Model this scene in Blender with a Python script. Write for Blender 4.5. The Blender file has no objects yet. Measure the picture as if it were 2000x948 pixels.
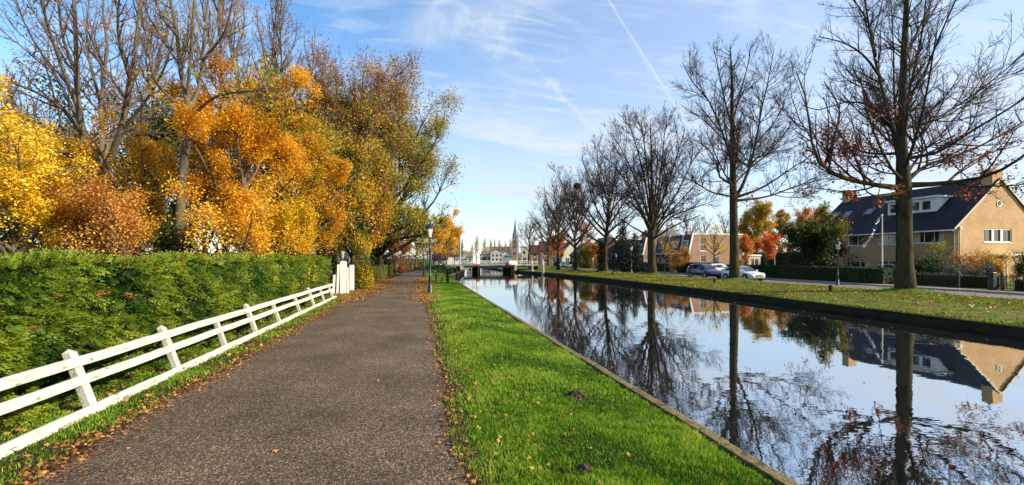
import bpy, math, random
import numpy as np
from mathutils import Vector
S = bpy.context.scene
COL = S.collection
# ------------------------------------------------------------------ camera
SN, CS = 0.2093, 0.9778          # camera is turned 12.1 degrees right of the canal direction (+Y)
CAM_Z = 1.95
cam = bpy.data.cameras.new("camera"); camo = bpy.data.objects.new("camera", cam); COL.objects.link(camo)
camo.location = (0, 0, CAM_Z)
camo.rotation_euler = (math.radians(90), 0, -math.asin(SN))
cam.sensor_width = 36; cam.lens = 36 * 850 / 2000; cam.shift_y = 31 / 2000
cam.clip_start = 0.05; cam.clip_end = 6000
S.camera = camo
# ------------------------------------------------------------------ sky, sun, exposure
SUN_AZ, SUN_EL = 117.0, 26.0
S.view_settings.view_transform = 'Standard'; S.view_settings.look = 'None'
S.view_settings.gamma = 1; S.view_settings.use_curve_mapping = False
S.view_settings.exposure = 0.97
W = bpy.data.worlds.new("World"); S.world = W; W.use_nodes = True
wn = W.node_tree; N = wn.nodes; LK = wn.links
for n in list(N): N.remove(n)
wo = N.new('ShaderNodeOutputWorld'); bg = N.new('ShaderNodeBackground'); bg.inputs[1].default_value = 0.083
sk = N.new('ShaderNodeTexSky'); sk.sky_type = 'NISHITA'; sk.sun_disc = False
sk.sun_elevation = math.radians(SUN_EL); sk.sun_rotation = math.radians(SUN_AZ)
sk.air_density = 1.0; sk.dust_density = 0.6; sk.ozone_density = 2.0
tc = N.new('ShaderNodeTexCoord')
def wmath(op, a, b=None, clamp=False):
    n = N.new('ShaderNodeMath'); n.operation = op; n.use_clamp = clamp
    for i, v in enumerate((a, b)):
        if v is None: continue
        if isinstance(v, (int, float)): n.inputs[i].default_value = v
        else: LK.new(v, n.inputs[i])
    return n.outputs[0]
sep = N.new('ShaderNodeSeparateXYZ'); LK.new(tc.outputs['Generated'], sep.inputs[0])
zc = wmath('MAXIMUM', sep.outputs[2], 0.06)
zz = wmath('ADD', zc, 0.12)
cx = wmath('DIVIDE', sep.outputs[0], zz); cy = wmath('DIVIDE', sep.outputs[1], zz)
comb = N.new('ShaderNodeCombineXYZ'); LK.new(cx, comb.inputs[0]); LK.new(cy, comb.inputs[1])
def cloud(scale, rot, stretch, lo, hi, detail=8, dist=0.6, off=0):
    mp = N.new('ShaderNodeMapping'); LK.new(comb.outputs[0], mp.inputs[0])
    mp.inputs['Rotation'].default_value = (0, 0, rot); mp.inputs['Scale'].default_value = (scale, scale * stretch, 1)
    mp.inputs['Location'].default_value = (off, off * 1.7, 0)
    nz = N.new('ShaderNodeTexNoise'); nz.inputs['Scale'].default_value = 1; nz.inputs['Detail'].default_value = detail
    nz.inputs['Roughness'].default_value = 0.55; nz.inputs['Distortion'].default_value = dist
    LK.new(mp.outputs[0], nz.inputs['Vector'])
    mr = N.new('ShaderNodeMapRange'); mr.interpolation_type = 'SMOOTHSTEP'
    mr.inputs[1].default_value = lo; mr.inputs[2].default_value = hi
    LK.new(nz.outputs[0], mr.inputs[0]); return mr.outputs[0]
c1 = cloud(0.7, 0.9, 2.4, 0.46, 0.74, off=3.1, dist=1.1)
c2 = cloud(2.2, 0.75, 3.6, 0.50, 0.78, off=7.7, dist=1.2)
c3 = cloud(0.30, 0.2, 1.3, 0.38, 0.70, detail=5, off=1.3)
amt = wmath('ADD', wmath('MULTIPLY', c1, 0.60), wmath('MULTIPLY', c2, 0.40))
amt = wmath('ADD', amt, wmath('MULTIPLY', c3, 0.26))
# more veil toward the sun side (+X) and toward the horizon
side = N.new('ShaderNodeMapRange'); side.inputs[1].default_value = -0.1; side.inputs[2].default_value = 0.95
side.inputs[3].default_value = 0.0; side.inputs[4].default_value = 0.55
LK.new(sep.outputs[0], side.inputs[0])
amt = wmath('ADD', amt, wmath('MULTIPLY', side.outputs[0], 0.8))
hz = N.new('ShaderNodeMapRange'); hz.inputs[1].default_value = 0.0; hz.inputs[2].default_value = 0.36
hz.inputs[3].default_value = 0.30; hz.inputs[4].default_value = 0.0
LK.new(sep.outputs[2], hz.inputs[0]); amt = wmath('ADD', amt, hz.outputs[0])
# vapour trails: arcs of great circles on the sky
def sdir(x, y):
    u = (x - 1000) / 850; v = (505 - y) / 850
    return Vector((SN + CS * u, CS - SN * u, v)).normalized()
def trail(p0, p1, width, strength, rough=0.0):
    a, b = sdir(*p0), sdir(*p1); nrm = a.cross(b).normalized(); mid = (a + b).normalized(); half = math.cos(a.angle(b) / 2)
    nzv = N.new('ShaderNodeTexNoise'); nzv.inputs['Scale'].default_value = 60 if rough < .5 else 22
    nzv.inputs['Detail'].default_value = 6; LK.new(tc.outputs['Generated'], nzv.inputs['Vector'])
    d = N.new('ShaderNodeVectorMath'); d.operation = 'DOT_PRODUCT'; LK.new(tc.outputs['Generated'], d.inputs[0]); d.inputs[1].default_value = nrm
    m = N.new('ShaderNodeVectorMath'); m.operation = 'DOT_PRODUCT'; LK.new(tc.outputs['Generated'], m.inputs[0]); m.inputs[1].default_value = mid
    dist = wmath('ADD', d.outputs['Value'], wmath('MULTIPLY', wmath('SUBTRACT', nzv.outputs[0], 0.5), width * rough * 4))
    dist = wmath('ABSOLUTE', dist)
    w = N.new('ShaderNodeMapRange'); w.interpolation_type = 'SMOOTHSTEP'
    w.inputs[1].default_value = width; w.inputs[2].default_value = 0.0; LK.new(dist, w.inputs[0])
    e = N.new('ShaderNodeMapRange'); e.interpolation_type = 'SMOOTHSTEP'
    e.inputs[1].default_value = half; e.inputs[2].default_value = half + (1 - half) * 0.3; LK.new(m.outputs['Value'], e.inputs[0])
    r = wmath('MULTIPLY', w.outputs[0], e.outputs[0])
    r = wmath('MULTIPLY', r, wmath('ADD', 0.45, wmath('MULTIPLY', nzv.outputs[0], 1.1)))
    return wmath('MULTIPLY', r, strength)
for a in (((1150, -60), (1340, 240), 0.0036, 0.30, 0.25), ((1225, 70), (1290, 165), 0.005, 0.12, 0.3),
          ((840, -30), (1000, 100), 0.035, 0.14, 2.6), ((960, 60), (1150, 235), 0.010, 0.10, 2.2), ((1060, 150), (1190, 290), 0.014, 0.18, 1.2),
          ((878, 338), (1000, 370), 0.004, 0.30, 0.5), ((700, 230), (1120, 420), 0.045, 0.16, 0.8), ((720, 160), (1100, 250), 0.05, 0.10, 0.8)):
    amt = wmath('ADD', amt, trail(*a))
amt = wmath('MINIMUM', amt, 0.93)
mixc = N.new('ShaderNodeMix'); mixc.data_type = 'RGBA'
sat = N.new('ShaderNodeHueSaturation'); sat.inputs['Saturation'].default_value = 1.22; sat.inputs['Value'].default_value = 1.80
LK.new(sk.outputs[0], sat.inputs['Color'])
LK.new(amt, mixc.inputs[0]); LK.new(sat.outputs[0], mixc.inputs[6]); mixc.inputs[7].default_value = (4.85, 5.4, 6.2, 1)
LK.new(mixc.outputs[2], bg.inputs[0]); LK.new(bg.outputs[0], wo.inputs[0])
sl = bpy.data.lights.new("sun", 'SUN'); sl.energy = 4.9; sl.angle = math.radians(0.5); sl.color = (1.0, 0.86, 0.66)
so = bpy.data.objects.new("sun", sl); COL.objects.link(so)
_a, _e = math.radians(SUN_AZ), math.radians(SUN_EL)
SUND = Vector((math.sin(_a) * math.cos(_e), math.cos(_a) * math.cos(_e), math.sin(_e)))
so.rotation_euler = SUND.to_track_quat('Z', 'Y').to_euler()
so.location = (40, -20, 60)
try:
    S.cycles.use_denoising = True; S.cycles.max_bounces = 8; S.cycles.transparent_max_bounces = 16
    S.cycles.sample_clamp_indirect = 6
except Exception: pass

# ------------------------------------------------------------------ picture -> world helpers (used for planning positions)
def P(x, t, y=None, z=None):
    """point at depth t along the camera axis, column x; height from row y or given z"""
    u = (x - 1000) / 850
    zz = CAM_Z + t * (505 - y) / 850 if z is None else z
    return Vector((t * (SN + CS * u), t * (CS - SN * u), zz))
def G(x, y, z=0.0):
    t = 850 * (CAM_Z - z) / (y - 505); return P(x, t, z=z)

# ------------------------------------------------------------------ mesh helpers
def np_mesh(name, V, faces, attr=None, smooth=False):
    me = bpy.data.meshes.new(name)
    V = np.asarray(V, dtype=np.float32); me.vertices.add(len(V)); me.vertices.foreach_set('co', V.ravel())
    if not isinstance(faces, (list, tuple)): faces = [faces]
    faces = [np.asarray(f, dtype=np.int32) for f in faces if len(f)]
    loops = np.concatenate([f.ravel() for f in faces]); me.loops.add(len(loops)); me.loops.foreach_set('vertex_index', loops)
    sizes = np.concatenate([np.full(len(f), f.shape[1]) for f in faces])
    starts = np.concatenate([[0], np.cumsum(sizes)[:-1]]).astype(np.int32)
    me.polygons.add(len(sizes)); me.polygons.foreach_set('loop_start', starts)
    if smooth: me.polygons.foreach_set('use_smooth', np.ones(len(sizes), dtype=bool))
    me.update(calc_edges=True)
    if attr is not None:
        a = me.attributes.new('hue', 'FLOAT', 'POINT'); a.data.foreach_set('value', np.asarray(attr, dtype=np.float32))
    return me
def obj(name, me, m=None, parent=None, loc=None):
    o = bpy.data.objects.new(name, me); COL.objects.link(o)
    if m is not None and me is not None: me.materials.append(m)
    if parent is not None: o.parent = parent
    if loc is not None: o.location = loc
    return o
def tag(o, label=None, cat=None, group=None, kind=None):
    if label: o['label'] = label
    if cat: o['category'] = cat
    if group: o['group'] = group
    if kind: o['kind'] = kind
    return o
def thing(name, label, cat, loc=(0, 0, 0), rz=0, group=None, scale=None):
    o = bpy.data.objects.new(name, None); COL.objects.link(o); o.location = loc; o.rotation_euler = (0, 0, rz)
    if scale: o.scale = scale if hasattr(scale, '__len__') else (scale,) * 3
    o.empty_display_size = 0.3
    return tag(o, label, cat, group)
def dup(root, loc, rz=0, label=None, scale=None):
    r = root.copy(); COL.objects.link(r); r.location = loc; r.rotation_euler = (0, 0, rz)
    if scale: r.scale = scale if hasattr(scale, '__len__') else (scale,) * 3
    if label: r['label'] = label
    def rec(src, dst):
        for ch in list(src.children):
            c = ch.copy(); COL.objects.link(c); c.parent = dst; rec(ch, c)
    rec(root, r); return r
class MB:
    def __init__(s): s.v = []; s.f = []; s.sm = []
    def add(s, vs, fs, smooth=False):
        n = len(s.v); s.v += [tuple(v) for v in vs]; s.f += [tuple(i + n for i in f) for f in fs]; s.sm += [smooth] * len(fs); return s
    def box(s, a, b, M=None):
        x0, y0, z0 = a; x1, y1, z1 = b
        vs = [(x0, y0, z0), (x1, y0, z0), (x1, y1, z0), (x0, y1, z0), (x0, y0, z1), (x1, y0, z1), (x1, y1, z1), (x0, y1, z1)]
        if M: vs = [M(v) for v in vs]
        return s.add(vs, [(0, 3, 2, 1), (4, 5, 6, 7), (0, 1, 5, 4), (1, 2, 6, 5), (2, 3, 7, 6), (3, 0, 4, 7)])
    def quad(s, *p): return s.add(p, [tuple(range(len(p)))])
    def prism(s, pts, d):
        n = len(pts); d = Vector(d); vs = [Vector(p) for p in pts]; vs += [v + d for v in vs]
        return s.add(vs, [tuple(range(n - 1, -1, -1)), tuple(range(n, 2 * n))] + [(i, (i + 1) % n, n + (i + 1) % n, n + i) for i in range(n)])
    def lathe(s, prof, c=(0, 0, 0), n=16, smooth=True, rot=0.0):
        vs = []; fs = []; cx_, cy_, cz_ = c
        for r, z in prof:
            for i in range(n):
                a = 2 * math.pi * i / n + rot; vs.append((cx_ + r * math.cos(a), cy_ + r * math.sin(a), cz_ + z))
        for k in range(len(prof) - 1):
            for i in range(n):
                j = (i + 1) % n; fs.append((k * n + i, k * n + j, (k + 1) * n + j, (k + 1) * n + i))
        fs.append(tuple(range(n - 1, -1, -1))); fs.append(tuple(range((len(prof) - 1) * n, len(prof) * n)))
        return s.add(vs, fs, smooth)
    def tube(s, pts, r, n=8):
        pts = [Vector(p) for p in pts]; rs = r if hasattr(r, '__len__') else [r] * len(pts)
        vs = []; fs = []
        for k, p in enumerate(pts):
            t = (pts[min(k + 1, len(pts) - 1)] - pts[max(k - 1, 0)]).normalized()
            ref = Vector((0, 0, 1)) if abs(t.z) < .9 else Vector((1, 0, 0))
            a = t.cross(ref).normalized(); b = t.cross(a)
            for i in range(n):
                q = 2 * math.pi * i / n; vs.append(p + (a * math.cos(q) + b * math.sin(q)) * rs[k])
        for k in range(len(pts) - 1):
            for i in range(n):
                j = (i + 1) % n; fs.append((k * n + i, k * n + j, (k + 1) * n + j, (k + 1) * n + i))
        fs.append(tuple(range(n - 1, -1, -1))); fs.append(tuple(range((len(pts) - 1) * n, len(pts) * n)))
        return s.add(vs, fs, True)
    def build(s, name, m, parent=None, bevel=0, loc=None):
        me = bpy.data.meshes.new(name); me.from_pydata(s.v, [], s.f); me.polygons.foreach_set('use_smooth', s.sm); me.update()
        o = obj(name, me, m, parent, loc)
        if bevel:
            b = o.modifiers.new('bevel', 'BEVEL'); b.width = bevel; b.segments = 2; b.limit_method = 'ANGLE'; b.angle_limit = math.radians(40)
        return o

# ------------------------------------------------------------------ materials
def _ramp(nt, fac, cols):
    r = nt.nodes.new('ShaderNodeValToRGB'); el = r.color_ramp.elements
    while len(el) < len(cols): el.new(0.5)
    for i, c in enumerate(cols):
        pos = i / (len(cols) - 1) if len(c) == 3 else c[3]
        el[i].position = pos; el[i].color = (c[0], c[1], c[2], 1)
    nt.links.new(fac, r.inputs[0]); return r.outputs[0]
def mat(name, cols, scale=4.0, rough=0.7, bump=0.0, detail=6, metal=0.0, spec=0.4, stretch=(1, 1, 1), bscale=None, coat=0, lo=0.3, hi=0.7):
    m = bpy.data.materials.new(name); m.use_nodes = True; nt = m.node_tree; b = nt.nodes['Principled BSDF']
    b.inputs['Roughness'].default_value = rough; b.inputs['Metallic'].default_value = metal
    b.inputs['Specular IOR Level'].default_value = spec
    if coat: b.inputs['Coat Weight'].default_value = coat; b.inputs['Coat Roughness'].default_value = 0.05
    if not hasattr(cols[0], '__len__'): cols = [cols, tuple(c * 0.85 for c in cols[:3])]
    co = nt.nodes.new('ShaderNodeTexCoord'); mp = nt.nodes.new('ShaderNodeMapping'); mp.inputs['Scale'].default_value = stretch
    nt.links.new(co.outputs['Object'], mp.inputs[0])
    nz = nt.nodes.new('ShaderNodeTexNoise'); nz.inputs['Scale'].default_value = scale; nz.inputs['Detail'].default_value = detail
    nt.links.new(mp.outputs[0], nz.inputs['Vector'])
    mr = nt.nodes.new('ShaderNodeMapRange'); mr.inputs[1].default_value = lo; mr.inputs[2].default_value = hi
    nt.links.new(nz.outputs[0], mr.inputs[0])
    nt.links.new(_ramp(nt, mr.outputs[0], cols), b.inputs['Base Color'])
    if bump:
        n2 = nt.nodes.new('ShaderNodeTexNoise'); n2.inputs['Scale'].default_value = bscale or scale * 4; n2.inputs['Detail'].default_value = 5
        nt.links.new(mp.outputs[0], n2.inputs['Vector'])
        bp = nt.nodes.new('ShaderNodeBump'); bp.inputs['Strength'].default_value = bump; bp.inputs['Distance'].default_value = 0.02
        nt.links.new(n2.outputs[0], bp.inputs['Height']); nt.links.new(bp.outputs[0], b.inputs['Normal'])
    return m
def leafmat(name, cols, trans=0.35, rough=0.55):
    m = bpy.data.materials.new(name); m.use_nodes = True; nt = m.node_tree; b = nt.nodes['Principled BSDF']
    out = nt.nodes['Material Output']
    at = nt.nodes.new('ShaderNodeAttribute'); at.attribute_name = 'hue'
    c = _ramp(nt, at.outputs['Fac'], cols)
    b.inputs['Roughness'].default_value = rough; b.inputs['Specular IOR Level'].default_value = 0.25
    nt.links.new(c, b.inputs['Base Color'])
    tr = nt.nodes.new('ShaderNodeBsdfTranslucent'); nt.links.new(c, tr.inputs[0])
    mx = nt.nodes.new('ShaderNodeMixShader'); mx.inputs[0].default_value = trans
    nt.links.new(b.outputs[0], mx.inputs[1]); nt.links.new(tr.outputs[0], mx.inputs[2]); nt.links.new(mx.outputs[0], out.inputs[0])
    return m
def brickmat(name, c1, c2, mortar, scale=1.0, vary=0.5):
    m = bpy.data.materials.new(name); m.use_nodes = True; nt = m.node_tree; b = nt.nodes['Principled BSDF']; b.inputs['Roughness'].default_value = 0.9
    b.inputs['Specular IOR Level'].default_value = 0.2
    co = nt.nodes.new('ShaderNodeTexCoord'); sp = nt.nodes.new('ShaderNodeSeparateXYZ'); nt.links.new(co.outputs['Object'], sp.inputs[0])
    ad = nt.nodes.new('ShaderNodeMath'); ad.operation = 'ADD'; nt.links.new(sp.outputs[0], ad.inputs[0]); nt.links.new(sp.outputs[1], ad.inputs[1])
    cb = nt.nodes.new('ShaderNodeCombineXYZ'); nt.links.new(ad.outputs[0], cb.inputs[0]); nt.links.new(sp.outputs[2], cb.inputs[1])
    br = nt.nodes.new('ShaderNodeTexBrick'); nt.links.new(cb.outputs[0], br.inputs['Vector'])
    br.inputs['Scale'].default_value = scale; br.inputs['Brick Width'].default_value = 0.22; br.inputs['Row Height'].default_value = 0.065
    br.inputs['Mortar Size'].default_value = 0.006; br.inputs['Color1'].default_value = (*c1, 1); br.inputs['Color2'].default_value = (*c2, 1); br.inputs['Mortar'].default_value = (*mortar, 1)
    nz = nt.nodes.new('ShaderNodeTexNoise'); nz.inputs['Scale'].default_value = 0.6; nz.inputs['Detail'].default_value = 8; nt.links.new(co.outputs['Object'], nz.inputs['Vector'])
    mr = nt.nodes.new('ShaderNodeMapRange'); mr.inputs[1].default_value = .3; mr.inputs[2].default_value = .7; mr.inputs[3].default_value = 1 - vary * .4; mr.inputs[4].default_value = 1 + vary * .2; nt.links.new(nz.outputs[0], mr.inputs[0])
    vm = nt.nodes.new('ShaderNodeVectorMath'); vm.operation = 'SCALE'; nt.links.new(br.outputs[0], vm.inputs[0]); nt.links.new(mr.outputs[0], vm.inputs['Scale'])
    nt.links.new(vm.outputs[0], b.inputs['Base Color'])
    bp = nt.nodes.new('ShaderNodeBump'); bp.inputs['Strength'].default_value = .4; bp.inputs['Distance'].default_value = 0.01; bp.invert = True
    nt.links.new(br.outputs[1], bp.inputs['Height']); nt.links.new(bp.outputs[0], b.inputs['Normal'])
    return m
def tilemat(name, c1, c2, rough=0.55):
    m = brickmat(name, c1, c2, tuple(c * .35 for c in c1), 1.0, 0.5); nt = m.node_tree
    br = [n for n in nt.nodes if n.type == 'TEX_BRICK'][0]; br.inputs['Brick Width'].default_value = .26; br.inputs['Row Height'].default_value = .26; br.inputs['Mortar Size'].default_value = .018
    nt.nodes['Principled BSDF'].inputs['Roughness'].default_value = rough; return m
def glassmat(name, col=(0.02, 0.025, 0.03), rough=0.04):
    m = bpy.data.materials.new(name); m.use_nodes = True; b = m.node_tree.nodes['Principled BSDF']
    nt = m.node_tree; co = nt.nodes.new('ShaderNodeTexCoord'); nz = nt.nodes.new('ShaderNodeTexNoise'); nz.inputs['Scale'].default_value = 0.9
    nt.links.new(co.outputs['Object'], nz.inputs['Vector'])
    nt.links.new(_ramp(nt, nz.outputs[0], [(col[0] * .5, col[1] * .5, col[2] * .5, .35), (col[0] * 2, col[1] * 2, col[2] * 2, .65)]), b.inputs['Base Color'])
    bp = nt.nodes.new('ShaderNodeBump'); bp.inputs['Strength'].default_value = .12; bp.inputs['Distance'].default_value = .02; nt.links.new(nz.outputs[0], bp.inputs['Height']); nt.links.new(bp.outputs[0], b.inputs['Normal'])
    b.inputs['Roughness'].default_value = rough; b.inputs['IOR'].default_value = 1.55; b.inputs['Specular IOR Level'].default_value = 0.8
    return m
M = dict(
    white=mat('white_paint', [(.80, .79, .74), (.62, .60, .54)], 9, .6, .25, stretch=(1, .25, 1)),
    whitew=mat('white_weathered_wood', [(.12, .13, .07, 0), (.36, .36, .28, .2), (.43, .42, .37, .45), (.48, .47, .43, 1)], 7, .7, .6, detail=10, stretch=(3, .7, 3), lo=.28, hi=.7),
    cream=mat('cream_paint', (.50, .45, .35), 3, .7),
    dark=mat('black_painted_iron', [(.012, .014, .015), (.03, .032, .034)], 20, .38, .1),
    steel=mat('grey_steel', [(.16, .19, .24), (.22, .25, .3)], 2, .5),
    concrete=mat('concrete', [(.24, .22, .19), (.36, .34, .3)], 2.5, .9, .4),
    darkwood=mat('wet_dark_timber', [(.008, .007, .005), (.022, .018, .012), (.018, .026, .009)], 2.2, .95, .6, spec=.08, stretch=(1, 1, 4)),
    wood=mat('weathered_wood', [(.10, .075, .05), (.19, .15, .11)], 6, .8, .4, stretch=(1, 1, .2)),
    bark=mat('bark', [(.010, .008, .005), (.050, .040, .024), (.055, .058, .016)], 3.6, .95, 1.0, spec=.08, stretch=(1, 1, .3), bscale=14, detail=9),
    barkl=mat('grey_brown_bark', [(.035, .028, .02), (.10, .08, .052), (.065, .068, .03)], 2.0, .9, .7, stretch=(1, 1, .4), bscale=9),
    twig=mat('twig', [(.028, .019, .015), (.06, .042, .032)], 2, .9, spec=.08),
    twigm=mat('brown_twig', [(.06, .042, .03), (.10, .07, .05)], 2, .9, spec=.08),
    twigl=mat('pale_twig', [(.09, .060, .042), (.15, .105, .072)], 2, .8),
    glass=glassmat('window_glass'),
    glassw=glassmat('skylight_glass', (.05, .06, .08), .08),
    brick=brickmat('yellow_brick', (.55, .345, .165), (.43, .265, .125), (.37, .29, .19), vary=.5),
    brickr=brickmat('red_brick', (.35, .205, .14), (.26, .15, .105), (.32, .27, .22)),
    brickd=brickmat('dark_brick', (.10, .055, .05), (.07, .04, .04), (.12, .1, .09)),
    slate=tilemat('dark_roof_tiles', (.009, .010, .015), (.022, .022, .030), .68),
    tiler=tilemat('brown_red_roof_tiles', (.085, .032, .026), (.055, .025, .024), .5),
    thatch=mat('grey_brown_roof', [(.09, .08, .07), (.15, .13, .11)], 3, .9, .6, stretch=(1, 1, 3)),
)
# ------------------------------------------------------------------ ground, canal, path, road
rng = np.random.default_rng(7)
XL = lambda y: float(np.interp(y, [-60, 40, 50, 62, 76, 88, 140], [3.1, 3.1, 3.3, 5.6, 7.7, 7.9, 8.5]))
XR = lambda y: float(np.interp(y, [-60, 10, 25, 45, 60, 76, 88, 140], [18.3, 18.5, 19.5, 19.8, 19.2, 16.9, 16.8, 17.5]))
WATER_Z = -0.56; CANAL_END = 135.0
ys = sorted(set([-200, -60, -20, -8] + list(range(-4, 60, 2)) + list(range(60, 140, 5)) + [CANAL_END, CANAL_END + .2, 180, 260, 400, 700, 1200, 2500, 4500]))
rows = []; vs = []
for y in ys:
    xl, xr = XL(min(y, 140)), XR(min(y, 140)); can = y <= CANAL_END
    wz = -1.6 if can else -.1
    prof = [(-4500, 0), (-900, 0), (-120, 0), (-40, 0), (-12, 0), (-5.2, 0.0), (-3.4, 0), (.6, 0), (1.8, .02), (xl - .3, -.02), (xl, -.03),
            (xl + .02, wz), ((xl + xr) / 2, wz), (xr - .02, wz), (xr, -.22), (xr + .6, -.17), (xr + 3, -.06), (25.6, .0), (27.3, .0), (28.45, -.1), (28.5, -.26), (34.6, -.26), (34.65, -.1), (38, -.1), (60, -.1), (120, -.1), (900, -.1), (4500, -.1)]
    rows.append(len(prof))
    for (x, z) in prof: vs.append((x, y, z))
nc = rows[0]; fs = []
for r in range(len(ys) - 1):
    for k in range(nc - 1):
        a = r * nc + k; fs.append((a, a + 1, a + nc + 1, a + nc))
def ground_material():
    m = bpy.data.materials.new('grass_ground'); m.use_nodes = True; nt = m.node_tree; b = nt.nodes['Principled BSDF']; b.inputs['Roughness'].default_value = .95; b.inputs['Specular IOR Level'].default_value = .1
    ge = nt.nodes.new('ShaderNodeNewGeometry'); sp = nt.nodes.new('ShaderNodeSeparateXYZ'); nt.links.new(ge.outputs['Position'], sp.inputs[0])
    def noise(s, d=8, dist=0):
        n = nt.nodes.new('ShaderNodeTexNoise'); n.inputs['Scale'].default_value = s; n.inputs['Detail'].default_value = d; n.inputs['Distortion'].default_value = dist
        nt.links.new(ge.outputs['Position'], n.inputs['Vector']); return n.outputs[0]
    near = _ramp(nt, noise(3.0), [(.008, .018, .003, .3), (.020, .060, .005, .5), (.045, .12, .008, .7)])
    far = _ramp(nt, noise(1.1, 10, .6), [(.022, .06, .008, .32), (.08, .13, .012, .48), (.14, .12, .025, .60), (.12, .065, .022, .72)])
    def mixc(f, a, c):
        x = nt.nodes.new('ShaderNodeMix'); x.data_type = 'RGBA'; nt.links.new(f, x.inputs[0]); nt.links.new(a, x.inputs[6]); nt.links.new(c, x.inputs[7]); return x.outputs[2]
    def step(sock, a, c):
        r = nt.nodes.new('ShaderNodeMapRange'); r.inputs[1].default_value = a; r.inputs[2].default_value = c; nt.links.new(sock, r.inputs[0]); return r.outputs[0]
    c1 = mixc(step(sp.outputs[0], 10, 10.2), near, far)
    soil = _ramp(nt, noise(9), [(.03, .02, .012, .3), (.07, .045, .022, .7)])
    # leaf mould under the hedge and along the path
    ed = nt.nodes.new('ShaderNodeMath'); ed.operation = 'ADD'; nt.links.new(sp.outputs[0], ed.inputs[0])
    ns = nt.nodes.new('ShaderNodeMath'); ns.operation = 'MULTIPLY'; ns.inputs[1].default_value = .9; nt.links.new(noise(2.2), ns.inputs[0]); nt.links.new(ns.outputs[0], ed.inputs[1])
    c2 = mixc(step(ed.outputs[0], 1.05, 1.35), soil, c1)
    # earth face of the far bank (wall side below the grass edge)
    nt.links.new(c2, b.inputs['Base Color'])
    bp = nt.nodes.new('ShaderNodeBump'); bp.inputs['Strength'].default_value = .8; bp.inputs['Distance'].default_value = .05; nt.links.new(noise(14), bp.inputs['Height']); nt.links.new(bp.outputs[0], b.inputs['Normal'])
    return m
GM = ground_material()
g = obj('ground', np_mesh('ground', vs, np.array(fs)), GM); tag(g, kind='structure')

def water_material():
    m = bpy.data.materials.new('canal_water'); m.use_nodes = True; nt = m.node_tree; b = nt.nodes['Principled BSDF']
    b.inputs['Base Color'].default_value = (.010, .013, .014, 1); b.inputs['Roughness'].default_value = .015; b.inputs['IOR'].default_value = 4.2
    b.inputs['Specular IOR Level'].default_value = .95
    ge = nt.nodes.new('ShaderNodeNewGeometry')
    def nz(scale, st, rot, d=3):
        mp = nt.nodes.new('ShaderNodeMapping'); mp.inputs['Scale'].default_value = st; mp.inputs['Rotation'].default_value = (0, 0, rot); nt.links.new(ge.outputs['Position'], mp.inputs[0])
        n = nt.nodes.new('ShaderNodeTexNoise'); n.inputs['Scale'].default_value = scale; n.inputs['Detail'].default_value = d; nt.links.new(mp.outputs[0], n.inputs['Vector']); return n.outputs[0]
    a = nz(1.5, (1, 1.6, 1), .3, 3); c = nz(5.0, (1, 1.5, 1), -.5, 2); pat = nz(.10, (1, 2, 1), .2, 4)
    r = nt.nodes.new('ShaderNodeMapRange'); r.inputs[1].default_value = .42; r.inputs[2].default_value = .62; r.inputs[3].default_value = .35; r.inputs[4].default_value = 1.4; nt.links.new(pat, r.inputs[0])
    s = nt.nodes.new('ShaderNodeMath'); s.operation = 'MULTIPLY_ADD'; nt.links.new(c, s.inputs[0]); s.inputs[1].default_value = .10; nt.links.new(a, s.inputs[2])
    s2 = nt.nodes.new('ShaderNodeMath'); s2.operation = 'MULTIPLY'; nt.links.new(s.outputs[0], s2.inputs[0]); nt.links.new(r.outputs[0], s2.inputs[1])
    bp = nt.nodes.new('ShaderNodeBump'); bp.inputs['Strength'].default_value = 1; bp.inputs['Distance'].default_value = .0030
    nt.links.new(s2.outputs[0], bp.inputs['Height']); nt.links.new(bp.outputs[0], b.inputs['Normal'])
    return m
wv = []; wf = []
wys = [y for y in ys if -60 <= y <= CANAL_END]
for y in wys: wv += [(XL(y) + .0, y, WATER_Z), (XR(y), y, WATER_Z)]
for i in range(len(wys) - 1): wf.append((2 * i, 2 * i + 1, 2 * i + 3, 2 * i + 2))
tag(obj('water', np_mesh('water', wv, np.array(wf)), water_material()), kind='structure')

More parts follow.
